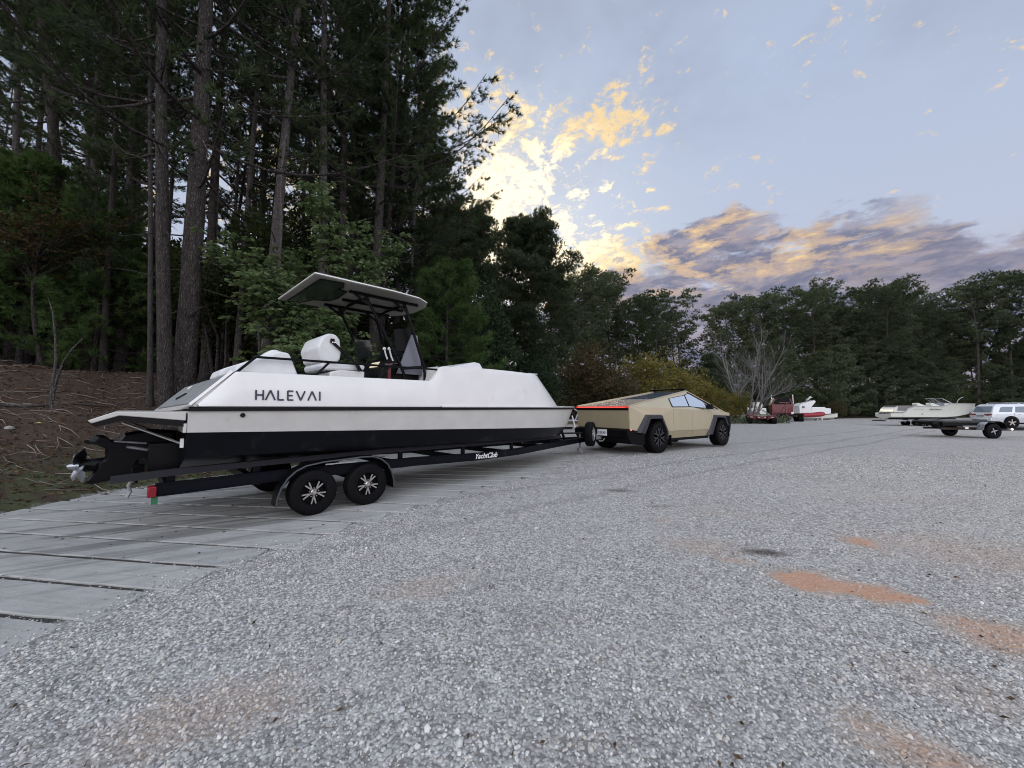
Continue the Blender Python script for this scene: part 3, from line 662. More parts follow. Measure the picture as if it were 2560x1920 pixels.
# helm seat
seat = cushion('helm_seat', [(.30, 2.00), (.27, 2.08), (.32, 2.14), (.93, 2.145), (.97, 2.10), (.95, 2.04), (.60, 2.02)], -.42, .42, bev=.03)
cushion('seat_back', [(.26, 2.13), (.46, 2.11), (.54, 2.17), (.56, 2.30), (.53, 2.50), (.47, 2.57), (.36, 2.58), (.27, 2.52), (.20, 2.34)], -.46, .38, bev=.032)
b = MB(); b.prism([(.535, 2.20), (.55, 2.30), (.525, 2.46), (.50, 2.46), (.52, 2.20)], -.38, .30); b.obj('seat_panel', 'cushion', boat, bevel=.01)
MB().prism([(.40, 1.30), (.95, 1.30), (.95, 2.02), (.55, 2.02), (.40, 1.98)], -.44, .40).obj('seat_base', 'gel', boat, bevel=.02)
b = MB(); b.beam((.42, -.475, 2.43), (.80, -.475, 2.12), .035, .055, up=(0, 1, 0)); b.beam((.80, -.475, 2.12), (.86, -.475, 2.02), .035, .08, up=(0, 1, 0)); b.box((.41, -.475, 2.46), (.06, .03, .07)); b.obj('armrest', 'black', boat, bevel=.006)
b = MB()
for xx in (.405, .435): b.lathe([(-.505, .010), (-.495, .012)], 10, c=(xx, 0, 2.435))
b.obj('armrest_bolts', 'chrome', boat)
# console
b = MB(); b.prism([(1.22, 1.28), (1.22, 1.95), (1.30, 2.20), (1.42, 2.30), (1.62, 2.36), (1.70, 2.60), (1.95, 2.62), (2.02, 1.28)], -.42, .52); b.obj('console', 'black', boat, bevel=.02)
b = MB(); b.panel([(1.50, -.50, 2.02), (2.0, -.50, 2.02), (1.90, -.48, 2.74), (1.78, -.48, 2.74)], .03); b.obj('console_fairing', mat('grey_fairing', (.16, .17, .20), .35), boat)
b = MB(); b.panel([(1.50, -.455, 2.42), (1.78, -.455, 2.44), (1.78, -.455, 2.86), (1.46, -.455, 2.80)], .05); b.obj('display', 'black', boat)
b = MB(); b.panel([(1.18, .50, 2.36), (1.52, .50, 2.36), (1.46, .50, 2.72), (1.16, .50, 2.70)], .012); b.obj('windshield', 'smoke', boat)
b = MB(); b.panel([(1.268, .10, 2.14), (1.268, -.22, 2.14), (1.318, -.22, 2.235), (1.318, .10, 2.235)], .004); b.obj('instrument_screen', 'screen', boat)
b = MB(); b.lathe([(-.012, .15), (0, .165), (.012, .15), (0, .138)], 24, axis='x', c=(0, 0, 0), close=True)
for i in range(3): b.beam((0, 0, 0), (0, math.cos(i * 2.09 + .5) * .15, math.sin(i * 2.09 + .5) * .15), .02, .012)
sw = b.obj('steering_wheel', 'black', boat, smooth=True); sw.location = (1.14, .12, 2.20); sw.rotation_euler = (0, R(28), 0)
for yy, dx_ in ((-.36, 0), (-.42, .06)):
    b = MB(); b.tube([(1.40 + dx_, yy, 2.24), (1.36 + dx_, yy, 2.33), (1.33 + dx_, yy, 2.43)], .014, 8); b.lathe([(-.03, .008), (-.02, .026), (0, .03), (.02, .024), (.03, .006)], 12, 'z', c=(1.325 + dx_, yy, 2.45)); b.obj('throttle_lever', 'white', boat, smooth=True)
b = MB(); b.tube([(1.28, -.5, 2.165), (1.58, -.5, 2.20)], .008, 6); b.obj('dash_rail', 'chrome', boat)
MB().box((1.30, -.60, 2.0), (.05, .05, .34)).obj('fire_extinguisher', mat('extinguisher_red', (.11, .012, .01), .4), boat, bevel=.012)
# hardtop
top_o = []
for x, y in [(-.02, -.92), (1.2, -.92), (1.7, -.86), (1.95, -.70), (2.10, -.40), (2.15, 0), (2.10, .40), (1.95, .70), (1.7, .86), (1.2, .92), (-.02, .92)]: top_o.append((x, y))
b = MB(); b.loft([[(x * .985 + .01, y * .97, 3.295) for x, y in top_o], [(x, y, 3.305) for x, y in top_o], [(x, y, 3.318) for x, y in top_o], [(x * .97 + .03, y * .95, 3.345) for x, y in top_o]]); ht = b.obj('hardtop', 'soffit', boat)
b = MB(); b.loft([[(x * 1.004, y * 1.006, 3.314) for x, y in top_o], [(x * 1.002, y * 1.004, 3.328) for x, y in top_o], [(x * .975 + .025, y * .955, 3.349) for x, y in top_o]]); b.obj('hardtop_skin', 'gel', ht)
pane = [(.10, -.80), (.42, -.84), (.50, -.62), (.46, -.50), (.62, -.45), (.66, 0), (.62, .30), (.40, .42), (.28, .78), (.10, .82)]
b = MB(); b.prism(pane, 3.283, 3.294, 'z'); b.obj('skylight', 'smoke', ht)
b = MB()
for i in range(len(pane)):
    p, q = pane[i], pane[(i + 1) % len(pane)]; b.beam((*p, 3.288), (*q, 3.288), .016, .02)
b.obj('skylight_trim', 'rub', ht)
for y in (-.55, 0, .55): b = MB(); b.beam((.62 + .1 * (y == 0), y, 3.27), (1.86, y, 3.27), .045, .045); b.obj('roof_beam', 'black', ht, bevel=.01)
for x in (.93, 1.62): b = MB(); b.tube([(x, -.55, 3.20), (x + .02, -.28, 3.262), (x + .02, .28, 3.262), (x, .55, 3.20)], .024, 8); b.obj('roof_hoop', 'black', ht, smooth=True)
for y, k in ((-.57, 0), (.57, 0)):
    for (xt, xm, xb, zm, zb) in ((.91, 1.50, 1.56, 2.14, 1.30), (1.60, 1.96, 1.98, 2.16, 1.30)):
        b = MB(); b.tube([(xt - .03, y * .96, 3.26), (xt, y, 3.20), (xm, y * 1.08, zm), (xb, y * 1.08, zm - .12), (xb, y * 1.08, zb)], .026, 8)
        b.beam((xt - .22, y * .97, 3.26), (xt + .05, y, 3.10), .03, .03); b.obj('top_leg', 'black', boat, smooth=True)
for y in (-.615, .615): b = MB(); b.beam((1.54, y, 2.10), (1.97, y, 2.16), .03, .05); b.obj('top_brace', 'black', boat)
# passenger seat ahead of the console
cushion('forward_seat', [(2.05, 1.3), (2.05, 2.05), (2.10, 2.12), (2.2, 2.0), (2.3, 1.3)], -.3, .3)
# sterndrive
tilt = lambda pts: pts
body = [(-2.101, 1.041), (-2.054, 1.107), (-1.99, 1.099), (-1.943, 1.046), (-1.866, 1.027), (-1.813, 1.119), (-1.60, 1.16), (-1.34, 1.13), (-1.34, .70), (-1.483, .695), (-1.516, .773), (-1.633, .803), (-1.685, .789), (-1.74, .689), (-1.735, .579), (-1.863, .572), (-2.054, .543), (-2.116, .569), (-2.074, .645), (-2.036, .708), (-2.033, .776), (-1.977, .807), (-1.963, .861), (-1.97, .945)]
rg = [[(x, y, z) for x, z in [( -1.7 + (p[0] + 1.7) * k, .85 + (p[1] - .85) * k) for p in body]] for y, k in ((-.12, .9), (-.08, 1), (.08, 1), (.12, .9))]
b = MB(); b.loft(rg); sd_ = b.obj('outdrive', 'black', boat, bevel=.006)
b = MB(); b.prism([(-1.78, .99), (-2.14, 1.045), (-2.12, 1.02), (-1.80, .945)], -.16, .16); b.obj('cavitation_plate', 'black', sd_)
b = MB(); b.lathe([(-.28, .03), (-.22, .075), (.05, .085), (.22, .05)], 16, 'x', c=(-1.90, 0, .76)); b.obj('gearcase', 'black', sd_, smooth=True)
b = MB()
for i in range(4):
    a_ = i * math.pi / 2 + .5; rg = []
    for r_ in (.04, .10, .16, .19):
        wdt = .075 * math.sin(min(1, r_ / .17) * 2.2) + .015; tw = .9 - r_ * 2.5
        cs = []
        for s_ in (-1, 1):
            ax = s_ * wdt * math.sin(tw); tg = s_ * wdt * math.cos(tw)
            cs.append((-2.17 + ax, -math.sin(a_) * r_ + math.cos(a_) * tg, .76 + math.cos(a_) * r_ + math.sin(a_) * tg))
        rg.append([cs[0], cs[1], (cs[1][0] + .008, cs[1][1], cs[1][2]), (cs[0][0] + .008, cs[0][1], cs[0][2])])
    b.loft(rg)
b.lathe([(-2.26, .015), (-2.24, .03), (-2.12, .045), (-2.05, .05)], 14, 'x', c=(0, 0, .76)); b.obj('propeller', mat('worn_steel_propeller', (.42, .43, .45), .28, metal=1.0, vary=.2), sd_, smooth=True)
b = MB()
for y in (-.12, .12): b.tube([(-1.50, y, .88), (-1.86, y, .98)], .018, 8); b.tube([(-1.62, y, .99), (-1.90, y, 1.03)], .012, 8)
b.obj('trim_ram', 'steel', sd_, smooth=True)
b = MB()
for p in ((-1.80, .93), (-1.79, .905), (-1.66, .89), (-1.655, .865), (-1.60, 1.0)): b.lathe([(-.105, .008), (-.09, .012)], 8, c=(p[0], 0, p[1]))
b.tube([(-1.48, -.14, .90), (-1.42, -.16, .93), (-1.34, -.16, .91), (-1.33, -.15, .86)], .008, 6)
b.obj('drive_bolts', 'alloy', sd_)['kind'] = 'stuff'
# ------------------------------------------------------------------ boat trailer
tr = thing('boat_trailer', 'black tandem-axle trailer with small white script carrying the big white boat', 'trailer', BO, heading(TH_B))
def main_beam(k, name):
    y = -.97 * k; b = MB(); st_ = [(-1.56, y, .54), (-.4, y, .555), (1.6, y, .54), (2.9, y, .50), (4.1, y * .93, .50), (5.2, y * .72, .51), (7.2, y * .22, .50), (7.9, y * .08, .49)]
    rg = [[(p[0], p[1] - .04, p[2] - .068), (p[0], p[1] + .04, p[2] - .068), (p[0], p[1] + .04, p[2] - .055), (p[0], p[1] + .012, p[2] - .055), (p[0], p[1] + .012, p[2] + .055), (p[0], p[1] + .04, p[2] + .055), (p[0], p[1] + .04, p[2] + .068),
           (p[0], p[1] - .04, p[2] + .068), (p[0], p[1] - .04, p[2] + .055), (p[0], p[1] - .03, p[2] + .05), (p[0], p[1] - .03, p[2] - .05), (p[0], p[1] - .04, p[2] - .055)] for p in st_]
    b.loft(rg); return b.obj(name, 'frame', tr)
main_beam(1, 'side_rail'); main_beam(-1, 'side_rail')
for x, zz in ((-1.45, .56), (-.62, .50), (1.4, .50), (2.7, .48), (4.0, .47), (5.4, .48)): MB().box((x, 0, zz), (.08, 1.85 if x < 4 else 1.5 if x < 5 else 1.1, .09)).obj('cross_member', 'frame', tr)
for y in (-.78, .78):
    b = MB(); yy = y * .97
    b.loft([[(x, q - .05, z - .035), (x, q + .05, z - .035), (x, q + .05, z + .035), (x, q - .05, z + .035)] for x, q, z in ((-1.9, y, .665), (-1.25, y, .70), (1.0, y, .735), (4.0, y, .715), (5.4, y * .62, .68), (6.3, y * .38, .66))])
    b.obj('bunk', mat('bunk_carpet', (.014, .014, .02), .8), tr)
for x in (-1.45, -.62, 1.4, 2.7, 4.0):
    for y in (-.78, .78): b = MB(); b.box((x + .03, y, .63), (.07, .04, .16)); b.obj('bunk_bracket', 'frame', tr)
for x in (0.0, .74): b = MB(); b.tube([(x, -1.0, .33), (x, 1.0, .33)], .035, 10); b.obj('axle', 'black', tr)
for x in (0.0, .74):
    for y, s_ in ((-1.025, -1), (1.025, 1)):
        wheel(tr, (x, y, .30 + (.008 if x else 0)), .302, .19, .162, side=s_, spokes='v')
def fender(y, name):
    path = [(-.45, .20), (-.44, .30), (-.40, .42), (-.33, .53), (-.24, .61), (-.12, .665), (.1, .695), (.62, .715), (.80, .705), (.92, .655), (1.02, .57), (1.08, .46), (1.12, .33), (1.13, .22)]
    b = MB(); y0, y1 = (y - .12, y + .12)
    b.loft([[(x, y0, z - .012), (x, y0, z + .006), (x, (y0 + y1) / 2, z + .014), (x, y1, z + .006), (x, y1, z - .012)] for x, z in path]); f = b.obj(name, 'black', tr, smooth=True)
    b = MB(); sg = y0 if y < 0 else y1; b.tube([(x, sg, z) for x, z in path], .012, 6); b.obj('fender_edge', mat('fender_edge_paint', (.05, .055, .065), .3) if 'fe' not in M else M['fe'], f, smooth=True); return f
fender(-1.04, 'fender'); fender(1.04, 'fender')
b = MB(); b.box((.34, -1.12, .655), (.42, .012, .018)); b.obj('fender_step', 'steel', tr)
for y in (-.99, .99):
    b = MB(); b.box((-1.585, y, .535), (.07, .15, .11)); b.obj('tail_light', 'red', tr, bevel=.008)
    b = MB(); b.box((-1.56, y, .44), (.05, .09, .08)); b.obj('marker', 'green', tr)
b = MB(); b.box((-1.66, .72, .56), (.12, .12, .18)); b.tube([(-1.66, .72, .50), (-1.68, .72, .40)], .02, 6); b.obj('guide_base', 'black', tr)
b = MB(); b.tube([(-1.72, .40, .50), (-1.75, .40, .42), (-1.73, .42, .34), (-1.76, .40, .27)], .02, 6); b.obj('safety_strap', mat('pale_strap', (.45, .47, .46), .7), tr)
txt = text_mesh('YachtClub', 'brand_lettering', .135, 'white', tr, (3.12, -1.006, .502), (R(90), R(1.2), 0), .001, .35, .003)
# winch post, tongue, spare, coupler, jack
b = MB(); b.beam((6.55, 0, .52), (6.75, 0, 1.02), .08, .08, up=(0, 1, 0)); b.beam((6.9, 0, .55), (6.72, 0, .9), .05, .05, up=(0, 1, 0)); b.obj('winch_post', 'frame', tr)
b = MB(); b.beam((6.3, 0, .73), (7.55, -.25, .70), .05, .04); b.obj('step_bar', 'black', tr)
b = MB(); b.beam((6.2, 0, .50), (8.02, 0, .46), .10, .11); b.obj('tongue', 'frame', tr)
b = MB(); b.box((8.10, 0, .47), (.30, .10, .10), taper=.8); b.lathe([(-.05, .05), (.05, .05)], 12, 'z', c=(8.20, 0, .44)); b.obj('coupler', 'black', tr, bevel=.01)
b = MB(); b.tube([(7.72, .05, .70), (7.72, .05, .20)], .03, 10); b.box((7.60, -.02, .20), (.16, .08, .10)); b.lathe([(-.03, .07), (.03, .07)], 16, c=(7.75, .04, .11)); b.obj('jack', 'steel', tr)
sp_w = wheel(tr, (7.78, -.27, .66), .355, .21, .185, side=-1, spokes='s', rim_m='steel', spoke_m='alloy', name='spare_wheel', rz=R(18))
# ------------------------------------------------------------------ angular khaki pickup
KS = 1.08; TH_K = 54.0
trk = thing('pickup_truck', 'angular khaki pickup truck with a lit red tail light bar, towing the boat trailer', 'pickup truck', (3.820, 12.586, .142), heading(TH_K), scale=KS)
W1 = .985
def mir(p): return (p[0], -p[1], p[2])
Tt = (-1.27, -.925, 1.30); Pk = (2.08, -.60, 1.79); Nn = (4.22, -.80, 1.075); Cm = (1.9, -W1, 1.20); Nc = (4.15, -.955, 1.085)
def side_panels(sg):
    k = lambda p: (p[0], p[1] * sg, p[2])
    b = MB()   # upper: sail, window band
    b.panel([k(Tt), k(Cm), k(Nc), k(Nn), k(Pk)] , .03)
    b.obj('upper_body', 'tan', trk)
    # lower body split into quarter panel, two doors, front fender
    zc = lambda x: float(np.interp(x, [-1.27, 1.9, 4.15], [1.293, 1.193, 1.078])); yc = lambda x: float(np.interp(x, [-1.27, -.6, 1.9, 3.2, 4.15], [.925, .965, W1, W1, .955]))
    lowc = lambda x: float(np.interp(x, [-1.27, 4.2], [.61, .55])); 
    def face(xa, xb, ztop=None, zbot=.38, name='door', arch=None):
        b = MB(); g_ = .006
        up = [(xa + g_, -yc(xa) * sg, zc(xa)), (xb - g_, -yc(xb) * sg, zc(xb))]; md = [(xb - g_, -(yc(xb) - .015) * sg, lowc(xb)), (xa + g_, -(yc(xa) - .015) * sg, lowc(xa))]
        if arch is None:
            b.panel([up[0], up[1], md[0], md[1]], .03)
            o = b.obj(name, 'tan', trk)
            if zbot < .55:
                b = MB(); b.panel([md[1], md[0], (xb - g_, -(yc(xb) - .065) * sg, zbot), (xa + g_, -(yc(xa) - .065) * sg, zbot)], .03); b.obj('lower_trim', 'tanlow', o)
            return o
        pts = arch
        b = MB(); b.panel([(x, -(yc(x) - .015 * (1 - (z - .4) / .9)) * sg, z) for x, z in pts], .03); return b.obj(name, 'tan', trk)
    face(-1.27, .72, name='rear_quarter', arch=[(-1.27, zc(-1.27)), (.714, zc(.714)), (.714, lowc(.7)), (.42, lowc(.7)), (.12, 1.04), (-.60, 1.04), (-.95, .64), (-1.25, .685)])
    d1 = face(.72, 1.74, name='rear_door'); d2 = face(1.74, 2.86, name='front_door')
    b = MB(); b.panel([(.40, -(W1 - .02) * sg, lowc(.7)), (.714, -(W1 - .02) * sg, lowc(.7)), (.714, -(W1 - .07) * sg, .38), (.40, -(W1 - .07) * sg, .38)], .03); b.obj('rocker_trim', 'tanlow', trk)
    face(2.86, 4.15, name='front_fender', arch=[(2.866, zc(2.866)), (4.15, zc(4.15)), (4.15, .98), (3.70, 1.0), (2.98, 1.02), (2.866, .62)])
    # glass
    def up_pt(x, t):     # point on the upper panel; t 0 = beltline, 1 = roof rail
        zb = zc(x); yb = yc(x); zt = float(np.interp(x, [-1.27, 2.08, 4.22], [1.30, 1.79, 1.075])); yt = float(np.interp(x, [-1.27, 2.08, 4.22], [.925, .60, .80])); return (x, -(yb + (yt - yb) * t + .004) * sg, zb + (zt - zb) * t)
    for nm, q in (('rear_window', [(.75, .15), (1.65, .17), (1.80, .81), (.83, .80)]), ('front_window', [(1.69, .17), (2.72, .20), (2.86, .78), (2.10, .88), (1.84, .82)])):
        b = MB(); b.panel([Vector(up_pt(x, t)) + Vector((0, -.012 * sg, 0)) for x, t in q], .012 * 1); b.obj(nm, 'winglass' , trk)
        b = MB(); Q = [Vector(up_pt(x, t)) + Vector((0, -.008 * sg, 0)) for x, t in q]
        for i in range(len(Q)): b.beam(Q[i], Q[(i + 1) % len(Q)], .018, .014)
        b.obj('window_seal', 'black', trk)
    b = MB(); b.beam(Vector(up_pt(2.10, .92)) + Vector((0, -.01 * sg, 0)), Vector(up_pt(3.62, .60)) + Vector((0, -.01 * sg, 0)), .03, .035); b.obj('roof_trim', 'black', trk)
    b = MB(); b.panel([Vector(up_pt(x, t)) + Vector((0, -.012 * sg, 0)) for x, t in ((2.86, .25), (3.25, .3), (3.02, .68), (2.92, .70))], .01); b.obj('quarter_glass', 'glass', trk)
    b = MB(); b.box((2.60, -1.10 * sg, 1.29), (.10, .22, .15), taper=.85); b.beam((2.66, -.95 * sg, 1.25), (2.62, -1.02 * sg, 1.27), .05, .05); b.obj('mirror', 'black', trk, bevel=.02)
    # wheel arches: faceted flares
    for nm, o_, i_ in (('rear_arch', [(-1.0, .60), (-.63, 1.07), (.11, 1.065), (.40, .60), (.36, .38)], [(-.72, .56), (-.46, .955), (.06, .955), (.31, .58), (.30, .38)]),
                       ('front_arch', [(2.60, .40), (2.98, 1.04), (3.78, 1.0), (3.98, .66)], [(2.84, .40), (3.19, .945), (3.70, .92), (3.86, .66)])):
        b = MB(); n = len(o_); vs = []
        for (xo, zo), (xi, zi) in zip(o_, i_):
            vs += [(xo, -.94 * sg, zo), (xo, -.985 * sg, zo), (xo + (xi - xo) * .35, -1.045 * sg, zo + (zi - zo) * .35), (xi, -1.05 * sg, zi), (xi, -.80 * sg, zi)]
        fs = []
        for i in range(n - 1):
            for j in range(4): fs.append((i * 5 + j, i * 5 + j + 1, (i + 1) * 5 + j + 1, (i + 1) * 5 + j))
        fs += [(0, 1, 2, 3, 4), tuple((n - 1) * 5 + j for j in (4, 3, 2, 1, 0))]
        b.add(vs, fs); b.obj(nm, 'fender', trk)
    b = MB(); b.prism([(.40, .30), (2.80, .28), (2.80, .40), (.40, .40)], -.93 * sg, -.80 * sg); b.obj('rocker', 'blackm', trk, bevel=.015)
    b = MB(); b.box((3.98, -.90 * sg, .48), (.03, .26, .34)); b.obj('mud_flap', 'blackm', trk)
    b = MB(); b.box((.52, -.90 * sg, .32), (.03, .26, .30)); b.obj('mud_flap', 'blackm', trk)
side_panels(1); side_panels(-1)
# tailgate, light bar, bumper
b = MB(); b.panel([(-1.28, -.915, 1.20), (-1.28, .915, 1.20), (-1.25, .93, .70), (-1.25, -.93, .70)], .05); b.obj('tailgate', 'tanlow', trk)
b = MB(); b.box((-1.272, 0, 1.222), (.06, 1.85, .062)); b.obj('light_bar_base', 'black', trk)
b = MB(); b.box((-1.285, 0, 1.268), (.07, 1.85, .040)); lb = b.obj('light_bar', 'redlit', trk)
b = MB(); b.box((-1.323, 0, 1.266), (.006, 1.70, .014)); b.obj('light_strip', 'redhot', lb)
b = MB(); b.prism([(-1.27, .69), (-1.36, .66), (-1.36, .56), (-1.30, .44), (-1.22, .30), (-.62, .24), (-.62, .60), (-.98, .64)], -.96, .96); b.obj('rear_bumper', 'blackm', trk, bevel=.02)
for y_, w_ in ((-.62, .62), (.72, .42)): b = MB(); b.box((-1.366, y_, .575), (.012, w_, .17)); b.obj('bumper_pad', 'black', trk)
b = MB(); b.box((-1.375, .0 - .12, .575), (.012, .33, .17)); pl = b.obj('licence_plate', 'white', trk)
text_mesh('LBK40', 'plate_text', .095, mat('plate_ink', (.10, .15, .20), .5), pl, (-1.384, -.12, .572), (R(90), 0, R(-90)), .0005, 0, .001)
for sg in (-1, 1): b = MB(); b.box((-1.22, .94 * sg, .665), (.05, .05, .035)); b.obj('side_lamp', 'redhot', trk)
b = MB(); b.box((-1.42, 0, .42), (.22, .08, .08)); b.tube([(-1.46, 0, .45), (-1.46, 0, .54)], .025, 10); b.obj('hitch', 'steel', trk)
b = MB(); b.tube([(-1.38, -.22, .42), (-1.40, -.16, .34), (-1.47, -.08, .34)], .012, 6); b.obj('hitch_chain', 'chrome', trk)
# bed cover in slats, rear glass, roof glass, windscreen, hood
tp = lambda x, s_: (x, s_ * float(np.interp(x, [-1.27, 2.08], [.925, .60])) * .96, float(np.interp(x, [-1.27, 2.08], [1.30, 1.79])) - .008)
xs_ = np.linspace(-1.25, .22, 15)
for i in range(14):
    b = MB(); b.panel([tp(xs_[i] + .004, -1), tp(xs_[i + 1] - .004, -1), tp(xs_[i + 1] - .004, 1), tp(xs_[i] + .004, 1)], .012); b.obj('bed_slat', 'tonneau', trk)
for s_ in (-1, 1):
    b = MB(); b.beam((-1.27, .915 * s_, 1.305), (2.08, .592 * s_, 1.793), .05, .03); b.obj('sail_edge', 'tan', trk)
b = MB(); b.panel([tp(.23, -1), tp(1.02, -1), tp(1.02, 1), tp(.23, 1)], .012); b.obj('rear_glass', 'glass', trk)
b = MB(); b.panel([tp(1.03, -1), tp(2.08, -1), tp(2.08, 1), tp(1.03, 1)], .014); b.obj('roof_glass', 'glass', trk)
b = MB(); b.panel([(2.09, -.57, 1.785), (3.60, -.72, 1.275), (3.60, .72, 1.275), (2.09, .57, 1.785)], .012); b.obj('windscreen', 'glass', trk)
for s_ in (-1, 1):
    b = MB(); b.beam((2.08, .592 * s_, 1.79), (4.22, .80 * s_, 1.08), .05, .035); b.obj('pillar', 'tan', trk)
b = MB(); b.panel([(3.61, -.73, 1.268), (4.23, -.79, 1.068), (4.23, .79, 1.068), (3.61, .73, 1.268)], .03); b.obj('hood', 'tan', trk)
b = MB(); b.prism([(4.14, 1.08), (4.30, .95), (4.36, .72), (4.30, .45), (4.0, .40), (4.0, 1.0)], -.93, .93); b.obj('front_bumper', 'blackm', trk, bevel=.02)
b = MB(); b.box((2.04, 0, 1.845), (.09, 1.24, .045)); b.box((2.04, -.5, 1.81), (.05, .05, .05)); b.box((2.04, .5, 1.81), (.05, .05, .05)); b.obj('roof_light_bar', 'black', trk, bevel=.01)
b = MB(); b.prism([(-1.2, .35), (4.1, .35), (4.1, .55), (2.9, 1.1), (2.7, 1.12), (.5, 1.15), (-1.2, 1.15)], -.72, .72); b.obj('chassis', 'blackm', trk)
b = MB(); b.lathe([(-.015, .17), (0, .185), (.015, .17), (0, .155)], 20, 'x', c=(2.35, -.40, 1.28), close=True); b.obj('steering_wheel', 'black', trk)
for x in (0, 3.635):
    for sg in (-1, 1): wheel(trk, (x, .86 * sg, .435), .435, .29, .27, side=sg, spokes='y', rim_m='blackm', spoke_m='darkalloy', lugs=34)
# ------------------------------------------------------------------ plants
def leaf_mat(name, c0, c1, tr=.25, nscale=.9, rough=.6):
    m = bpy.data.materials.new(name); m.use_nodes = True; t = m.node_tree; t.nodes.clear(); s = NT(t)
    out = s.n('ShaderNodeOutputMaterial'); pos = s.n('ShaderNodeNewGeometry').outputs['Position']; rnd = s.n('ShaderNodeObjectInfo').outputs['Random']
    f = s.add(s.mul(s.noise(pos, nscale, 4, .6), .75), s.mul(s.noise(pos, nscale * 9, 2, .5), .35)); f = s.add(f, s.mul(s.sub(rnd, .5), .22))
    c = s.mix(s.ss(f, .34, .78), c0, c1)
    d = s.n('ShaderNodeBsdfDiffuse', i_Color=c); tl = s.n('ShaderNodeBsdfTranslucent', i_Color=s.mix(1.0, c, (1.1, 1.15, .7), 'MULTIPLY'))
    mx = s.n('ShaderNodeMixShader', i_0=tr, i_1=d.outputs[0], i_2=tl.outputs[0]); t.links.new(mx.outputs[0], out.inputs[0]); return m
def bark_mat(name, c0, c1, sc=7.0, lift=.5):
    m = bpy.data.materials.new(name); m.use_nodes = True; t = m.node_tree; t.nodes.clear(); s = NT(t)
    out = s.n('ShaderNodeOutputMaterial'); p = s.n('ShaderNodeBsdfPrincipled'); t.links.new(p.outputs[0], out.inputs[0]); p.inputs['Roughness'].default_value = .95; p.inputs['Specular IOR Level'].default_value = .15
    ob = s.n('ShaderNodeTexCoord').outputs['Object']; rnd = s.n('ShaderNodeObjectInfo').outputs['Random']
    st_ = s.vm('MULTIPLY', ob, (1, 1, .28)); wv = s.vm('ADD', st_, s.vm('MULTIPLY', s.n('ShaderNodeTexNoise', i_Vector=ob, i_Scale=6.0).outputs['Color'], (.08, .08, .08)))
    v = s.vor(wv, sc * 4.2, 'DISTANCE_TO_EDGE'); pl_ = s.ss(v, .0, .30, .25, 1.0); nz = s.noise(st_, sc * 3, 5, .65)
    c = s.mix(s.mul(pl_, s.ss(nz, .3, .65)), c0, c1); c = s.mix(s.mul(rnd, .3), c, tuple(x * .6 for x in c1)); s.put(p.inputs['Base Color'], c)
    b = s.n('ShaderNodeBump', i_Strength=1.0, i_Distance=.04, i_Height=s.add(pl_, s.mul(nz, .6))); t.links.new(b.outputs[0], p.inputs['Normal']); return m
M['bark'] = bark_mat('pine_bark', (.035, .03, .028), (.135, .118, .11)); M['bark_pale'] = bark_mat('pale_bark', (.06, .052, .05), (.26, .235, .225), 9); M['bark_bare'] = bark_mat('weathered_wood', (.20, .19, .185), (.42, .40, .39), 12)
M['needle'] = leaf_mat('pine_needles', (.024, .038, .020), (.070, .092, .050), .25)
M['needle_fresh'] = leaf_mat('fresh_pine_needles', (.040, .075, .026), (.10, .155, .060), .3)  # lighter green foliage of the young pines
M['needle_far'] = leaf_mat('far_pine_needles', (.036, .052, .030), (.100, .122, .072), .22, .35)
M['cedar'] = leaf_mat('cedar_foliage', (.018, .034, .020), (.050, .074, .042), .15, .7)
M['broad'] = leaf_mat('broad_green_leaves', (.05, .085, .032), (.17, .22, .11), .35, 1.6)
M['under'] = leaf_mat('understory_leaves', (.020, .030, .013), (.058, .070, .032), .3, .8)
M['rust'] = leaf_mat('rust_leaves', (.040, .038, .018), (.085, .055, .030), .3, 1.4)
M['yellow'] = leaf_mat('yellowing_leaves', (.06, .075, .028), (.27, .215, .075), .35, .8)
M['brownbush'] = leaf_mat('brown_green_leaves', (.04, .045, .024), (.115, .080, .050), .3, .7)
M['olive'] = leaf_mat('olive_leaves', (.030, .044, .018), (.095, .110, .045), .3, .7)
M['weed'] = leaf_mat('grey_green_weeds', (.08, .10, .06), (.22, .25, .17), .2, 2.0)

def tri_fan(P, D, size, m, wd, spread, rng):
    """m thin needles from each point P round direction D"""
    n = len(P); Pn = np.repeat(P, m, 0); Dn = np.repeat(D, m, 0); r = rng.normal(0, 1, (n * m, 3)); d = Dn + r * spread; d /= np.linalg.norm(d, axis=1)[:, None] + 1e-9
    side = np.cross(d, rng.normal(0, 1, (n * m, 3))); side /= np.linalg.norm(side, axis=1)[:, None] + 1e-9
    L = (size if np.isscalar(size) else np.repeat(size, m))[..., None] if not np.isscalar(size) else size
    L = L * rng.uniform(.6, 1.1, (n * m, 1)); W = wd * rng.uniform(.7, 1.3, (n * m, 1))
    V = np.stack([Pn - side * W, Pn + side * W, Pn + d * L], 1).reshape(-1, 3); return V, np.arange(n * m * 3).reshape(-1, 3)
def leaves(P, D, ln, wd, rng, droop=.4):
    n = len(P); D = D.copy(); D[:, 2] -= droop; D /= np.linalg.norm(D, axis=1)[:, None] + 1e-9
    side = np.cross(D, rng.normal(0, 1, (n, 3))); side /= np.linalg.norm(side, axis=1)[:, None] + 1e-9; nr = np.cross(side, D)
    L = ln * rng.uniform(.6, 1.15, (n, 1)); W = wd * rng.uniform(.7, 1.2, (n, 1))
    mid = P + D * L * .5 + nr * L * .08; V = np.stack([P, mid + side * W, P + D * L, mid - side * W], 1).reshape(-1, 3)
    q = np.arange(n * 4).reshape(-1, 4); return V, q
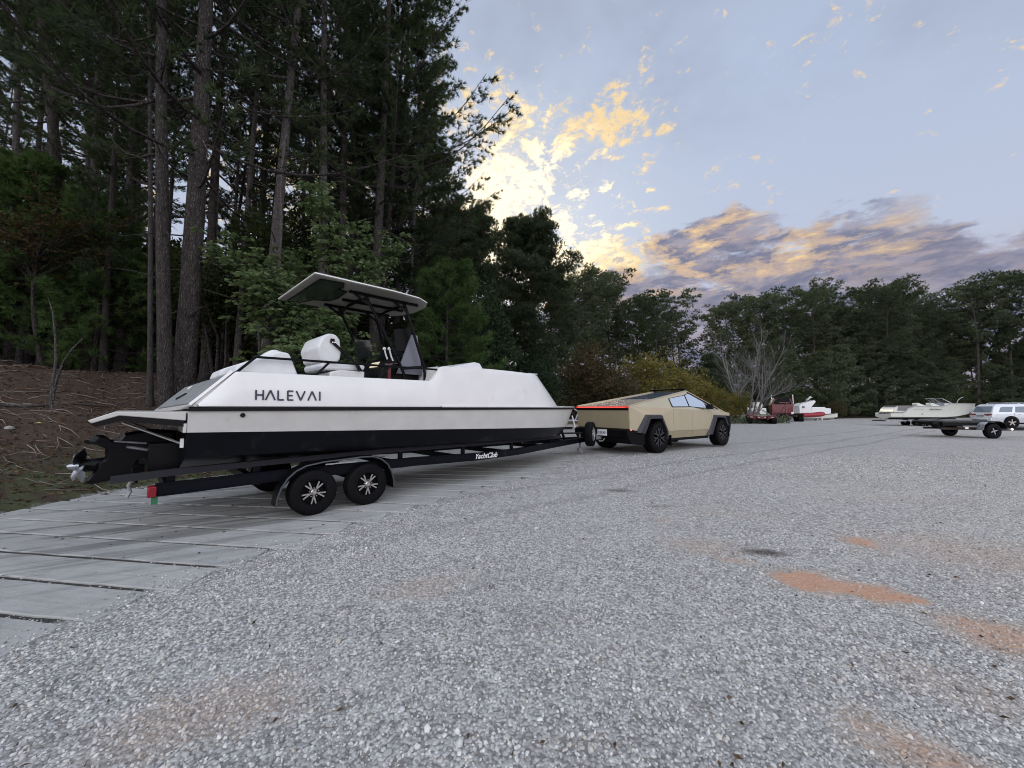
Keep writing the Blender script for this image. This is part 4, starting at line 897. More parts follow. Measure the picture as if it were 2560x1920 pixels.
def np_tube(path, rad, n=6, rng=None, rough=0.0):
    P = np.asarray(path, float); m = len(P); T = np.gradient(P, axis=0); T /= np.linalg.norm(T, axis=1)[:, None] + 1e-9
    A = np.cross(T, np.array([.31, .17, .05]) + (np.abs(T[:, 2:3]) < .9) * np.array([0, 0, 1.0])); A /= np.linalg.norm(A, axis=1)[:, None] + 1e-9; B = np.cross(T, A)
    th = np.arange(n) * 2 * np.pi / n; rr = np.asarray(rad)[:, None] * (1 + (rng.uniform(-rough, rough, (m, n)) if rough else 0))
    V = P[:, None, :] + (A[:, None, :] * np.cos(th)[None, :, None] + B[:, None, :] * np.sin(th)[None, :, None]) * rr[..., None]
    i = np.arange(m - 1)[:, None] * n; k = np.arange(n)[None, :]; k2 = (k + 1) % n
    F = np.stack([i + k, i + k2, i + n + k2, i + n + k], -1).reshape(-1, 4); return V.reshape(-1, 3), F
class Acc:
    def __init__(s): s.V = []; s.F = []; s.n = 0
    def add(s, VF):
        V, F = VF; s.V.append(V); s.F.append(F + s.n); s.n += len(V)
    def out(s): return np.concatenate(s.V), np.concatenate(s.F)
def pine(seed, H=20, h0=.4, rad=.2, Lmax=3.2, nb=60, tw=8, tuft=.2, m=14, nw=.006, shape='cone', bark='bark', needle='needle', stubs=10, bend=.5, spread=.55, rise=.25, tufts=3, lo_az=None, sides=12, label='', cat='tree', twl=.35, pad=None):
    rng = np.random.default_rng(seed); root = thing('pine_tree', label or 'pine', cat)
    nz = 24; t = np.linspace(0, 1, nz); path = np.stack([bend * (np.sin(t * 2.6 + seed) - np.sin(seed)) * t, bend * .8 * (np.cos(t * 2.1 + seed * 2) - np.cos(seed * 2)) * t, t * H], 1)
    r = rad * (1 - .80 * t ** 1.1) * (1 + .35 * np.exp(-t * 40)); V, F = np_tube(path, r, sides, rng, .06); npmesh('trunk', V, F, bark, root, smooth=True)
    at_ = lambda h: np.array([np.interp(h, t, path[:, k]) for k in range(3)]); br = Acc(); TP = []; TD = []
    for i in range(stubs):
        h = rng.uniform(.12, h0 + .1); p = at_(h); a = rng.uniform(0, 6.28); L = rng.uniform(.3, 1.5); d = np.array([math.cos(a), math.sin(a), rng.uniform(-.25, .35)])
        q = [p, p + d * L * .5, p + d * L + np.array([0, 0, -.1 * L])]; br.add(np_tube(q, [.022, .014, .005], 4))
    for i in range(nb):
        u = (i + rng.random()) / nb; h = h0 + (1 - h0) * u ** .9 * .985; p = at_(h); a = i * 2.4 + rng.uniform(-.5, .5)
        if lo_az is not None and rng.random() < .55: a = lo_az + rng.normal(0, .55)
        if shape == 'cone': L = Lmax * (1 - u) ** .7 + .35
        elif shape == 'round': L = Lmax * math.sqrt(max(.06, 1 - (2 * u - .9) ** 2 * .85))
        elif shape == 'flat': L = Lmax * (.55 + .6 * u if u < .8 else 1.05 - (u - .8) * 2.5)
        else: L = Lmax * (.75 + .25 * math.sin(u * 9 + seed)) * (1 - .6 * u)
        L *= rng.uniform(.65, 1.15); s_ = np.linspace(0, 1, 7); dr = np.array([math.cos(a), math.sin(a)]); ph = rng.uniform(-.3, .3)
        bp = np.stack([p[0] + dr[0] * L * s_ - dr[1] * L * ph * s_ ** 2, p[1] + dr[1] * L * s_ + dr[0] * L * ph * s_ ** 2, p[2] + L * (rise * s_ * (.3 + u) + .16 * s_ ** 2 - .22 * np.sin(s_ * 3.1) * (1 - u))], 1)
        br.add(np_tube(bp, rad * .2 * (L / Lmax) * (1 - s_ * .85) + .004, 5))
        if pad:
            for v in (.55, .8, 1.0):
                c_ = np.array([np.interp(v, s_, bp[:, q]) for q in range(3)]); k_ = int(pad[0] * (.6 + .4 * v)); q_ = rng.normal(0, 1, (k_, 3)); q_ /= np.linalg.norm(q_, axis=1)[:, None]; q_ *= (rng.random((k_, 1)) ** .45); q_[:, 2] = np.abs(q_[:, 2]) * 1.2 - .25
                TP += list(c_ + q_ * np.array([pad[1], pad[1], pad[2]]) * rng.uniform(.7, 1.25)); TD += list(q_ * .7 + np.array([0, 0, .7]))
            continue
        for j in range(tw):
            v = .28 + .72 * (j + rng.random()) / tw; b0 = np.array([np.interp(v, s_, bp[:, k]) for k in range(3)]); sd_ = 1 if j % 2 else -1
            aa = a + sd_ * rng.uniform(.4, 1.1) * (1 - v * .5); l = L * twl * (1.15 - v) + .22; d = np.array([math.cos(aa), math.sin(aa), rng.uniform(-.15, .5)])
            e = b0 + d * l; br.add(np_tube([b0, (b0 + e) / 2 + np.array([0, 0, -.03]), e], [.010, .007, .003], 3))
            for q in range(tufts):
                w_ = 1 - q * .34 / max(1, tufts - 1) * 1.6; TP.append(b0 + (e - b0) * max(.2, w_) + rng.normal(0, .04, 3)); TD.append(d / np.linalg.norm(d) + np.array([0, 0, .35]))
    V, F = br.out(); npmesh('branches', V, F, bark, root)['kind'] = 'stuff'
    TP = np.array(TP); TD = np.array(TD); V, F = tri_fan(TP, TD, tuft, m, nw, spread, rng); npmesh('crown', V, F, needle, root)['kind'] = 'stuff'
    return root
def bush(seed, rx, ry, rz, z0, n, ln, wd, matn, name='shrub', lumps=9, stems=7, label='', cat='shrub', droop=.1, bark='bark', parent=None, hollow=.45):
    rng = np.random.default_rng(seed); root = thing(name, label or 'shrub', cat)
    c = rng.normal(0, 1, (lumps, 3)); c /= np.linalg.norm(c, axis=1)[:, None]; c *= rng.uniform(.25, .75, (lumps, 1)); cr = rng.uniform(.28, .52, lumps)
    k = rng.integers(0, lumps, n); d = rng.normal(0, 1, (n, 3)); d /= np.linalg.norm(d, axis=1)[:, None]; P = c[k] + d * (cr[k] * (hollow + (1 - hollow) * rng.random(n) ** .6))[:, None]
    P = P * np.array([rx, ry, rz]) + np.array([0, 0, z0 + rz * .8]); P[:, 2] = np.maximum(P[:, 2], .05)
    V, F = leaves(P, d + rng.normal(0, .5, (n, 3)), ln, wd, rng, droop); npmesh('crown', V, F, matn, root)['kind'] = 'stuff'
    st_ = Acc()
    for i in range(stems):
        e = c[i % lumps] * np.array([rx, ry, rz]) + np.array([0, 0, z0 + rz * .8]); b0 = np.array([rng.uniform(-.15, .15), rng.uniform(-.15, .15), 0]); mid = (b0 + e) / 2 + rng.normal(0, .12, 3) * rx
        st_.add(np_tube([b0, mid, e, e + (e - mid) * .4], [.05 * rx / 1.5, .035 * rx / 1.5, .015, .005], 5))
    V, F = st_.out(); npmesh('stems', V, F, bark, root)['kind'] = 'stuff'; return root
def broadleaf(seed, H, clusters, ln, wd, matn, per=14, rad=.09, name='leafy_tree', label='', droop=.55, bark='bark', box=((-2, 2), (-1, 1), (2, 6)), trunk=True):
    """a small tree with drooping clusters of big leaves"""
    rng = np.random.default_rng(seed); root = thing(name, label or 'tree', 'tree'); br = Acc()
    t = np.linspace(0, 1, 14); path = np.stack([.35 * np.sin(t * 3 + seed), .2 * np.cos(t * 4), t * H], 1); path[:, :2] -= path[0, :2]
    V, F = np_tube(path, rad * (1 - .8 * t) + .006, 8, rng, .05); npmesh('trunk', V, F, bark, root, smooth=True)
    nl = 26; L = []
    for i in range(nl):
        a = i * 2.4; h = rng.uniform(box[2][0], box[2][1]) * .86; e = np.array([math.cos(a) * rng.uniform(.45, 1) * (box[0][1] - box[0][0]) / 2, math.sin(a) * rng.uniform(.45, 1) * (box[1][1] - box[1][0]) / 2, h + rng.uniform(0, .8)])
        k = min(h, H) / H * .8; p = np.array([np.interp(k, t, path[:, q]) for q in range(3)]); s_ = np.linspace(0, 1, 6)[:, None]; bp = p + (e - p) * s_ + np.array([0, 0, 1]) * .25 * np.sin(s_ * 3.1); br.add(np_tube(bp, .022 * (1 - s_[:, 0]) + .004, 4)); L.append(bp)
    TP = []; TD = []
    for i in range(clusters):
        bp = L[rng.integers(nl)]; v = rng.uniform(.25, 1.05); b0 = np.array([np.interp(v, np.linspace(0, 1, 6), bp[:, q]) for q in range(3)]); c = b0 + rng.normal(0, .22, 3); c[2] += .1
        TP.append(c); br.add(np_tube([b0, c], [.004, .003], 3))
    TP = np.array(TP); P = np.repeat(TP, per, 0); a = np.tile(np.arange(per) * 2 * np.pi / per, len(TP)) + rng.normal(0, .3, len(P)); D = np.stack([np.cos(a), np.sin(a), rng.uniform(-.2, .5, len(P))], 1)
    V, F = leaves(P + D * .03, D, ln, wd, rng, droop); npmesh('crown', V, F, matn, root)['kind'] = 'stuff'; V, F = br.out(); npmesh('branches', V, F, bark, root)['kind'] = 'stuff'; return root
def put(o, px, Y, sc=1.0, rz=None, lean=(0, 0), label=None, group=None, first=False, X=None, sxy=None, dz=-.05):
    c = o if first else copy_tree(o)
    x = at(px, 1000, Y)[0] if X is None else X
    c.location = (x, Y, gz1(x, Y) + dz); c.rotation_euler = (lean[1], lean[0], random.uniform(0, 6.28) if rz is None else rz); c.scale = (sc if sxy is None else sxy, sc if sxy is None else sxy, sc)
    if label: c['label'] = label
    if group: c['group'] = group
    elif 'group' in c: del c['group']
    return c
# ------------------------------------------------------------------ the wood on the left
pA = pine(1, H=21, h0=.30, rad=.20, Lmax=3.5, nb=60, tw=10, tuft=.23, m=16, nw=.012, bend=.35, tufts=4, spread=.65)
pB = pine(2, H=23, h0=.38, rad=.19, Lmax=3.3, nb=54, tw=10, tuft=.24, m=16, nw=.012, bend=.5, stubs=16, tufts=4, spread=.65)
pC = pine(3, H=19, h0=.18, rad=.16, Lmax=3.0, nb=80, tw=10, tuft=.23, m=16, nw=.012, shape='irr', bend=.6, tufts=4, spread=.65)
pD = pine(4, H=22, h0=.48, rad=.17, Lmax=3.0, nb=56, tw=11, tuft=.24, m=16, nw=.012, bark='bark_pale', bend=.4, stubs=18, tufts=4, spread=.65)
used = set()
def P(o, *a, **k):
    f = o.name not in used; used.add(o.name); return put(o, *a, first=f, **k)
N = 'named trunks'
P(pA, 455, 9.6, 1.0, sxy=1.2, lean=(.035, 0), label='thickest dark pine trunk directly behind the stern of the big white boat')
P(pB, 424, 9.1, .95, sxy=.80, lean=(.07, 0), label='narrower pine trunk pressed against the left side of the thickest trunk')
P(pD, 655, 11.0, 1.0, sxy=1.0, lean=(.045, 0), label='pale straight pine trunk rising out of the leafy green tree behind the boat rail')
P(pD, 800, 13.0, 1.0, sxy=.95, lean=(.03, 0), label='pale pine trunk rising above the hardtop, left of its close dark neighbour')
P(pB, 846, 14.6, 1.0, sxy=.9, lean=(.0, 0), label='darker pine trunk just right of the pale one above the hardtop')
P(pB, 163, 13.0, 1.0, sxy=.95, lean=(-.075, 0), label='crooked pine trunk leaning left behind the forked bare sapling')
P(pA, 300, 13.5, 1.0, sxy=.92, lean=(-.01, 0), label='dark pine trunk with flared foot left of the thickest trunk')
P(pC, 253, 12.0, .9, sxy=.55, lean=(.03, 0), label='slender pale trunk standing left of the pine with the flared foot')
P(pD, 376, 10.6, .8, sxy=.38, lean=(.10, 0), label='thin sapling leaning right just left of the two thickest trunks')
P(pA, 512, 13.2, 1.0, sxy=.85, lean=(.0, 0), label='dark pine trunk right of the thickest trunk, partly hidden by it')
P(pC, 945, 16.0, 1.0, sxy=1.1, label='pine trunk buried in foliage above the front of the hardtop')
P(pA, 60, 15.0, 1.0, sxy=.9, lean=(-.02, 0), label='leftmost dark pine trunk near the frame edge')
P(pC, 900, 18.5, 1.05, label='tall bushy pine behind the pale trunks above the hardtop')
rng = np.random.default_rng(5); k = 0
spots = []
for i in range(400):
    Y = rng.uniform(13.5, 34); px_ = rng.uniform(-420, 1090); x = at(px_, 1000, Y)[0]
    if bdist(np.array([x]), np.array([Y]))[0] < 2.5: continue
    if any((x - a) ** 2 + (Y - b) ** 2 < 5.0 for a, b in spots): continue
    spots.append((x, Y))
    if len(spots) >= 30: break
for i, (x, Y) in enumerate(spots):
    P([pA, pB, pC, pC, pD][i % 5], 0, Y, rng.uniform(.8, 1.08), X=x, sxy=rng.uniform(.7, 1.05), lean=(rng.normal(0, .025), rng.normal(0, .02)), label='dark pine of the wood standing further back behind the boat', group='pines deeper in the wood behind the boat')
for px_, Y in ((20, 12.6), (95, 14.2), (205, 15.0), (345, 16.5), (395, 14.5), (560, 15.5), (590, 12.8), (625, 17), (745, 15.5), (775, 18), (880, 16.5), (1010, 16)):
    P(pD, px_ + rng.uniform(-8, 8), Y, rng.uniform(.85, 1.05), sxy=rng.uniform(.45, .65), lean=(rng.normal(0, .03), rng.normal(0, .02)), label='slender pale-barked pine stem among the thicker trunks', group='slender pine stems at the front of the wood')
# low, dark understory
uA = bush(20, 2.6, 2.2, 2.6, 2.4, 5200, .19, .05, 'under', 'understory_tree', lumps=14, stems=8, label='u', cat='tree', hollow=.2)
uB = bush(21, 2.2, 2.4, 2.0, 1.0, 4600, .17, .05, 'under', 'understory_tree', lumps=12, stems=8, label='u', cat='tree', hollow=.2)
for i in range(54):
    for _ in range(60):
        Y = rng.uniform(11.5, 30); px_ = rng.uniform(-350, 1180); x = at(px_, 1000, Y)[0]
        if bdist(np.array([x]), np.array([Y]))[0] > 3.6: break
    P([uA, uB][i % 2], 0, Y, rng.uniform(.7, 1.35), X=x, label='dark leafy understory tree among the pine trunks', group='understory trees in the wood')
# deep wood: one mass closing the view between the trunks
r2 = np.random.default_rng(9); Pm = []; 
while len(Pm) < 42000:
    Y = r2.uniform(26, 62, 4000); px_ = r2.uniform(-900, 1200, 4000); x = (px_ - 1280) / FPX * Y; z = r2.uniform(0, 1, 4000) ** 1.3 * 8
    kk = bdist(x, Y) > 6; kk &= (np.sin(x * .55) * np.sin(Y * .4 + z * .5) + np.sin(z * 1.1 + x * .8) * .6) > -.35
    Pm += list(np.stack([x[kk], Y[kk], z[kk] + gz(x[kk], Y[kk])], 1))
Pm = np.array(Pm[:42000]); V, F = leaves(Pm, r2.normal(0, 1, Pm.shape), .75, .28, r2, .2)
dw = npmesh('woodland', V, F, 'under'); dw['kind'] = 'stuff'; dw['label'] = 'deep dark wood closing the view between the trunks'; dw['category'] = 'woodland'
# ------------------------------------------------------------------ trees with a character of their own
eP = pine(31, H=22, h0=.30, rad=.21, Lmax=5.6, nb=52, tw=16, tuft=.23, m=20, nw=.011, shape='irr', lo_az=-.1, bend=.3, rise=.55, label='x', spread=.6, twl=.32, tufts=4)
P(eP, 930, 14.5, 1.0, rz=0.0, label='tall pine whose long boughs reach furthest right against the bright sky')
eP2 = pine(33, H=15, h0=.08, rad=.18, Lmax=3.7, nb=84, tw=12, tuft=.24, m=16, nw=.014, tufts=4, spread=.65, shape='irr', lo_az=0.0, bend=.4, rise=.3, label='x')
P(eP, 985, 17.5, .9, rz=.35, label='second long-boughed pine just behind and right of the first')
P(eP2, 1040, 18.5, 1.0, rz=0.0, label='shorter bushy pine below the long boughs, left of the dark cedar')
P(eP2, 990, 21.0, 1.15, rz=1.0, label='bushy pine behind the front edge of the hardtop')
P(eP2, 1120, 23.0, .95, rz=2.2, label='bushy pine between the long-boughed pine and the cedar')
lit = pine(35, H=7.2, h0=.05, rad=.09, Lmax=2.3, nb=70, tw=10, tuft=.28, m=18, nw=.012, spread=.65, tufts=4, needle='needle_fresh', bend=.3, label='x')
P(lit, 1120, 15.5, 1.0, label='young bright green pine just above the foredeck of the boat')
P(lit, 230, 12.3, .8, label='soft green young pine among the trunks left of the thick trunk')
P(lit, 40, 12.0, .95, label='soft green young pine at the left frame edge')
ced = bush(40, 2.3, 2.3, 5.6, .5, 11000, .30, .06, 'cedar', 'cedar_tree', lumps=30, stems=5, label='x', cat='tree', droop=-.3, hollow=.25)
# cone-shape the cedar crown
cr_ = [c for c in ced.children if c.name.startswith('crown')][0]; co = np.empty(len(cr_.data.vertices) * 3, np.float32); cr_.data.vertices.foreach_get('co', co); co = co.reshape(-1, 3); kz = np.clip(1.25 - co[:, 2] / 10.2, .10, 1.15); co[:, 0] *= kz * 1.25; co[:, 1] *= kz * 1.25; cr_.data.vertices.foreach_set('co', co.ravel()); cr_.data.update()
P(ced, 1215, 24.0, 1.06, label='dark pointed cedar right above the bow of the big boat')
P(ced, 1340, 27.5, .74, label='smaller dark cedar right of the pointed cedar')
P(ced, 1160, 20.0, .62, label='low dark cedar between the foredeck and the pointed cedar')
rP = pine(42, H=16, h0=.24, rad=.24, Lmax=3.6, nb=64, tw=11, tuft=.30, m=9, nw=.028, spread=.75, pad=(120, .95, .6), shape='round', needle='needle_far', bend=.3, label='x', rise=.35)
P(rP, 1335, 29.5, .98, sxy=.85, label='round-topped pine standing highest right of the cedar, glowing cloud behind it')
P(rP, 1160, 27.0, .9, label='round-topped pine half hidden behind the pointed cedar')
# leafy tree with big drooping leaves just behind the boat
lf = broadleaf(50, 7.6, 1900, .17, .038, 'broad', per=11, label='x', box=((-2.3, 2.3), (-1.7, 1.7), (1.6, 7.4)))
P(lf, 770, 10.2, 1.0, rz=.4, dz=-.5, label='leafy green tree with big drooping leaves directly behind the hardtop')
lf2 = broadleaf(52, 4.3, 420, .15, .034, 'broad', per=11, label='x', box=((-1.4, 1.4), (-1.1, 1.1), (.6, 4.0)))
P(lf2, 610, 9.6, 1.0, rz=2.0, dz=-1.3, label='low leafy green sapling left of the helm seat behind the grab rail')
P(lf2, 900, 12.2, 1.0, rz=4.0, dz=-.6, label='leafy green sapling seen between the hardtop legs')
rs = broadleaf(54, 4.6, 420, .12, .032, 'rust', per=9, label='x', box=((-2.0, 2.0), (-1.3, 1.3), (3.3, 4.6)), rad=.05)
P(rs, 95, 11.2, 1.0, rz=.3, dz=.2, label='small tree with rust-red autumn leaves above the forked bare sapling')

# forked bare sapling and dead stems
def bare(name, label, paths, matn, loc, cat='sapling'):
    root = thing(name, label, cat, loc); a_ = Acc(); V, F = np_tube(*paths[0][:2], 8, np.random.default_rng(3), .08); npmesh('trunk', V, F, matn, root, smooth=True)
    for p, r, *_ in paths[1:]: a_.add(np_tube(p, r, 6))
    if len(paths) > 1: V, F = a_.out(); npmesh('branches', V, F, matn, root, smooth=True)
    return root
def pxpath(pts, Y, base):
    o = np.array([at(p, q, Y) for p, q in pts]); return o - np.array(base)
b0 = at(135, 1071, 8.74)
bare('bare_sapling', 'forked bare sapling on the bank left of the boat propeller', [(pxpath([(135, 1078), (132, 1040), (128, 1000), (133, 950), (140, 900), (138, 840), (132, 780), (120, 745)], 8.74, b0), [.05, .042, .036, .032, .026, .02, .014, .005]),
     (pxpath([(133, 985), (142, 950), (158, 905), (180, 872), (205, 848), (214, 838)], 8.6, b0), [.028, .024, .02, .016, .01, .004]), (pxpath([(134, 1000), (136, 975), (139, 968)], 8.7, b0), [.02, .015, .008])], 'bark_pale', b0)
b0 = at(700, 560, 10.2); b0[2] = gz1(b0[0], 10.2)
bare('dead_stem', 'crooked dead stem standing between the two pale pine trunks', [(pxpath([(690, 960), (695, 760), (703, 560), (703, 430), (716, 330), (722, 270), (733, 245)], 10.2, b0), [.05, .045, .04, .036, .03, .02, .006]),
     (pxpath([(704, 420), (735, 405), (768, 398), (776, 392)], 10.2, b0), [.02, .014, .01, .004]), (pxpath([(716, 325), (700, 305), (692, 296)], 10.2, b0), [.016, .01, .004]), (pxpath([(718, 420), (690, 425), (684, 435)], 10.2, b0), [.016, .01, .004])], 'bark_pale', b0)
b0 = at(480, 400, 9.0); b0[2] = gz1(b0[0], 9.0) + 6
bare('hanging_vine', 'curved bare vine hanging beside the thickest trunk', [(pxpath([(490, 335), (508, 352), (519, 375), (516, 400), (503, 418), (490, 422)], 9.0, b0), [.014] * 6)], 'bark_pale', b0, 'vine')
# bare pale tree by the red truck
def baretree(seed, H, nst, matn, label):
    rng = np.random.default_rng(seed); root = thing('bare_tree', label, 'tree'); A = Acc(); T_ = Acc()
    def grow(p, d, L, r, dep):
        n = 5; pts = [p]; 
        for i in range(n): d = d + rng.normal(0, .10, 3) + np.array([0, 0, .06]); d /= np.linalg.norm(d); pts.append(pts[-1] + d * L / n)
        (T_ if dep == 0 else A).add(np_tube(pts, np.linspace(r, r * .45, n + 1), 6 if dep < 2 else 4))
        if dep < 4:
            for j in range((5, 5, 4, 3)[dep]):
                v = rng.uniform(.25, 1); q = pts[int(v * n)]; nd = d + rng.normal(0, .48, 3); nd[2] = abs(nd[2]) * .8 + .3; nd /= np.linalg.norm(nd); grow(q, nd, L * rng.uniform(.42, .62), r * .42, dep + 1)
    for i in range(nst):
        a = i * 2.4; grow(np.array([math.cos(a) * .3, math.sin(a) * .3, 0]), np.array([math.cos(a) * .35, math.sin(a) * .35, 1.0]), H * rng.uniform(.55, .75), .085, 0)
    V, F = T_.out(); npmesh('trunk', V, F, matn, root); V, F = A.out(); npmesh('branches', V, F, matn, root); return root
bt = baretree(61, 8.2, 5, 'bark_bare', 'pale bare multi-stemmed tree left of the red truck'); P(bt, 1870, 40, 1.2, label='pale bare multi-stemmed tree left of the red truck')
bt2 = baretree(63, 7.5, 2, 'bark_bare', 'x'); P(bt2, 1580, 36, .8, label='thin pale bare tree behind the rear of the khaki pickup')
# shrubs beyond the pickup
sy = bush(70, 2.6, 2.2, 2.3, .3, 6500, .17, .05, 'yellow', lumps=16, label='x'); sb = bush(71, 2.4, 2.2, 2.2, .4, 6000, .17, .045, 'brownbush', lumps=14, label='x'); so_ = bush(72, 2.4, 2.2, 2.0, .2, 6000, .17, .05, 'olive', lumps=14, label='x')
for o, px_, Y, s_, l in ((sy, 1610, 37, 1.65, 'tallest yellowing shrub, directly behind the pickup roof'), (sy, 1695, 38, 1.3, 'yellowing shrub right of the tallest one, above the pickup windows'), (sy, 1765, 38.5, 1.0, 'yellowing shrub above the pickup windscreen'),
                         (sy, 1795, 40, .85, 'yellowing shrub half hidden between the two lowest yellowing shrubs'), (sy, 1835, 39, .75, 'smallest yellowing shrub, beside the nose of the pickup'), (sb, 1455, 34, 1.8, 'reddish brown shrub above the tail of the pickup'), (sb, 1395, 33, 1.2, 'brown shrub just right of the bow of the big boat'),
                         (sb, 1530, 35.5, 1.2, 'small brown-green shrub between the reddish shrub and the pickup roof'), (so_, 1510, 37, 1.5, 'olive shrub behind the middle of the pickup bed cover'), (so_, 1570, 34.5, .75, 'low olive shrub just above the pickup bed cover'),
                         (so_, 1720, 42, 1.1, 'olive shrub behind the row of yellowing shrubs'), (sb, 2085, 60, .7, 'brown-leaved shrub at the foot of the treeline right of the white cabin boat')):
    P(o, px_, Y, s_, label=l)
# weeds near the red trailer
r3 = np.random.default_rng(13); n = 5200; x = r3.uniform(20.5, 27.5, n); y = 36.8 + r3.uniform(0, 4, n) + (x - 20) * .15; z = gz(x, y) + r3.random(n) ** 1.6 * (.9 - .5 * np.abs(np.sin(x * 2.1)))
V, F = leaves(np.stack([x, y, z], 1), r3.normal(0, .6, (n, 3)) + np.array([0, 0, 1]), .22, .035, r3, -.2); wd_ = npmesh('weeds', V, F, 'weed'); wd_['kind'] = 'stuff'; wd_['label'] = 'pale grey-green weeds beside the red flatbed trailer'; wd_['category'] = 'weeds'
# ------------------------------------------------------------------ the far treeline
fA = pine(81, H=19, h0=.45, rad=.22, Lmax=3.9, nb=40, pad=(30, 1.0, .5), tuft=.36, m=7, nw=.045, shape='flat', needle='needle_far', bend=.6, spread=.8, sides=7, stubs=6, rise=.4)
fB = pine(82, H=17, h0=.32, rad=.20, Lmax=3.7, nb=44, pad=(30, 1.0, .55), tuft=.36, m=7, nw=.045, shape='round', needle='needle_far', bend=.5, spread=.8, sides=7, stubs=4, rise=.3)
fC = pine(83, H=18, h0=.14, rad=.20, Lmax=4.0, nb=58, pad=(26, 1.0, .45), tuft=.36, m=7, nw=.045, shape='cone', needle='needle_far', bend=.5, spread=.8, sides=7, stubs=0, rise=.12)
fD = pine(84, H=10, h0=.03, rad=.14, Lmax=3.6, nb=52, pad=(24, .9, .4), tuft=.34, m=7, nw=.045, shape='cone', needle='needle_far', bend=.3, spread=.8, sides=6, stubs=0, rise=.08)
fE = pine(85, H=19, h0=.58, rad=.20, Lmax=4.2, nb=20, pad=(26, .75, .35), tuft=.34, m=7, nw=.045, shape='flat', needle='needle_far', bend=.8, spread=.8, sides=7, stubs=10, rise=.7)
r4 = np.random.default_rng(17); FAR = []
pts = BOUND[7:]; seg = np.hypot(*(np.diff(pts, axis=0).T)); cum = np.concatenate([[0], np.cumsum(seg)])
def along(s_, d):
    i = min(np.searchsorted(cum, s_, 'right') - 1, len(seg) - 1); a_, b_ = pts[i], pts[i + 1]; u = (s_ - cum[i]) / seg[i]; t_ = (b_ - a_) / seg[i]; return a_[0] + (b_[0] - a_[0]) * u - t_[1] * d, a_[1] + (b_[1] - a_[1]) * u + t_[0] * d
topline = lambda px_: float(np.interp(px_, [1100, 1400, 1480, 1560, 1620, 1680, 1750, 1800, 1860, 1950, 2050, 2110, 2150, 2200, 2270, 2340, 2380, 2440, 2500, 2560, 2800], [640, 690, 700, 705, 745, 735, 765, 745, 735, 728, 725, 765, 735, 715, 745, 770, 745, 728, 708, 700, 690]))
for row, (d0, d1, step, kinds, hk) in enumerate(((6, 9.5, 5.8, (fA, fB, fE, fA, fC, fE), 1.0), (11, 16, 7.0, (fC, fB, fA), .97), (1.8, 4.2, 3.9, (fD, fD, fC), .55))):
    s_ = r4.uniform(0, 2)
    while s_ < 118:
        x, y = along(s_, r4.uniform(d0, d1)); px_ = 1280 + x / y * FPX; s_ += step * r4.uniform(.75, 1.25)
        if px_ < 1380 or px_ > 2950: continue
        if row == 2 and y < 46 and 1500 < px_ < 1900: continue
        o = kinds[r4.integers(len(kinds))]; H = {fE.name: 19, fA.name: 19, fB.name: 17, fC.name: 18, fD.name: 10}[o.name]
        top = 1.5 + (1019 - (topline(px_) + r4.uniform(-6, 46))) / FPX * y; sc = top / H * hk * (1.0 if o is not fD else 1.25)
        if row == 2: sc = top / H * r4.uniform(.42, .62)
        c_ = P(o, 0, y, sc, X=x, sxy=sc * r4.uniform(.9, 1.15), lean=(r4.normal(0, .02), 0), label=('dense pine of the far treeline across the yard' if row != 2 else 'lower bushy pine at the foot of the far treeline'), group=('pines of the far treeline' if row != 2 else 'low pines at the foot of the far treeline'))
        FAR.append((px_, row, {fA.name: 'A', fB.name: 'B', fC.name: 'C', fD.name: 'D', fE.name: 'E'}[o.name], c_))
for px_, y, o_, l_ in ((2445, 68, fE, 'tall thin pine of the far treeline left of the one at the frame edge'), (2530, 70, fA, 'tall spreading pine of the far treeline at the right frame edge'), (2215, 66, fA, 'tall spreading pine above the cream speedboat'), (2590, 66, fE, 'thin pine standing at the very right end of the far treeline')):
    sc = (1.5 + (1019 - topline(px_)) / FPX * y) / 19; P(o_, px_, y, sc, sxy=sc * 1.1, label=l_)
ORD = 'first second third fourth fifth sixth seventh eighth ninth tenth eleventh twelfth thirteenth fourteenth fifteenth sixteenth seventeenth eighteenth nineteenth twentieth'.split()
cnt = {}
for px_, row, kind, c_ in sorted(FAR, key=lambda q: q[0]):
    if row == 1: continue
    kd = {'A': 'broad flat-topped pine', 'B': 'round-crowned pine', 'C': 'dense pointed pine', 'E': 'thin open-crowned pine', 'D': 'low bushy pine'}[kind if row == 0 else 'D']
    k_ = cnt[kd] = cnt.get(kd, 0) + 1
    if k_ <= 20: c_['label'] = f'{ORD[k_ - 1]} {kd} from the left ' + ('in the front of the far treeline' if row == 0 else 'at the foot of the far treeline')
r5 = np.random.default_rng(19); Pm = []
while len(Pm) < 30000:
    s_ = r5.uniform(0, 150); d = r5.uniform(12, 22); x, y = along(s_, d); zt = 5.0
    z = r5.random(40) ** .8 * zt; xx = x + r5.normal(0, 1.3, 40); yy = y + r5.normal(0, 1.3, 40); Pm += list(np.stack([xx, yy, z + gz(xx, yy)], 1))
Pm = np.array(Pm); V, F = leaves(Pm, r5.normal(0, 1, Pm.shape), .8, .3, r5, .1); fw = npmesh('far_woodland', V, F, 'under'); fw['kind'] = 'stuff'; fw['label'] = 'shaded woodland closing the view behind the far treeline'; fw['category'] = 'woodland'
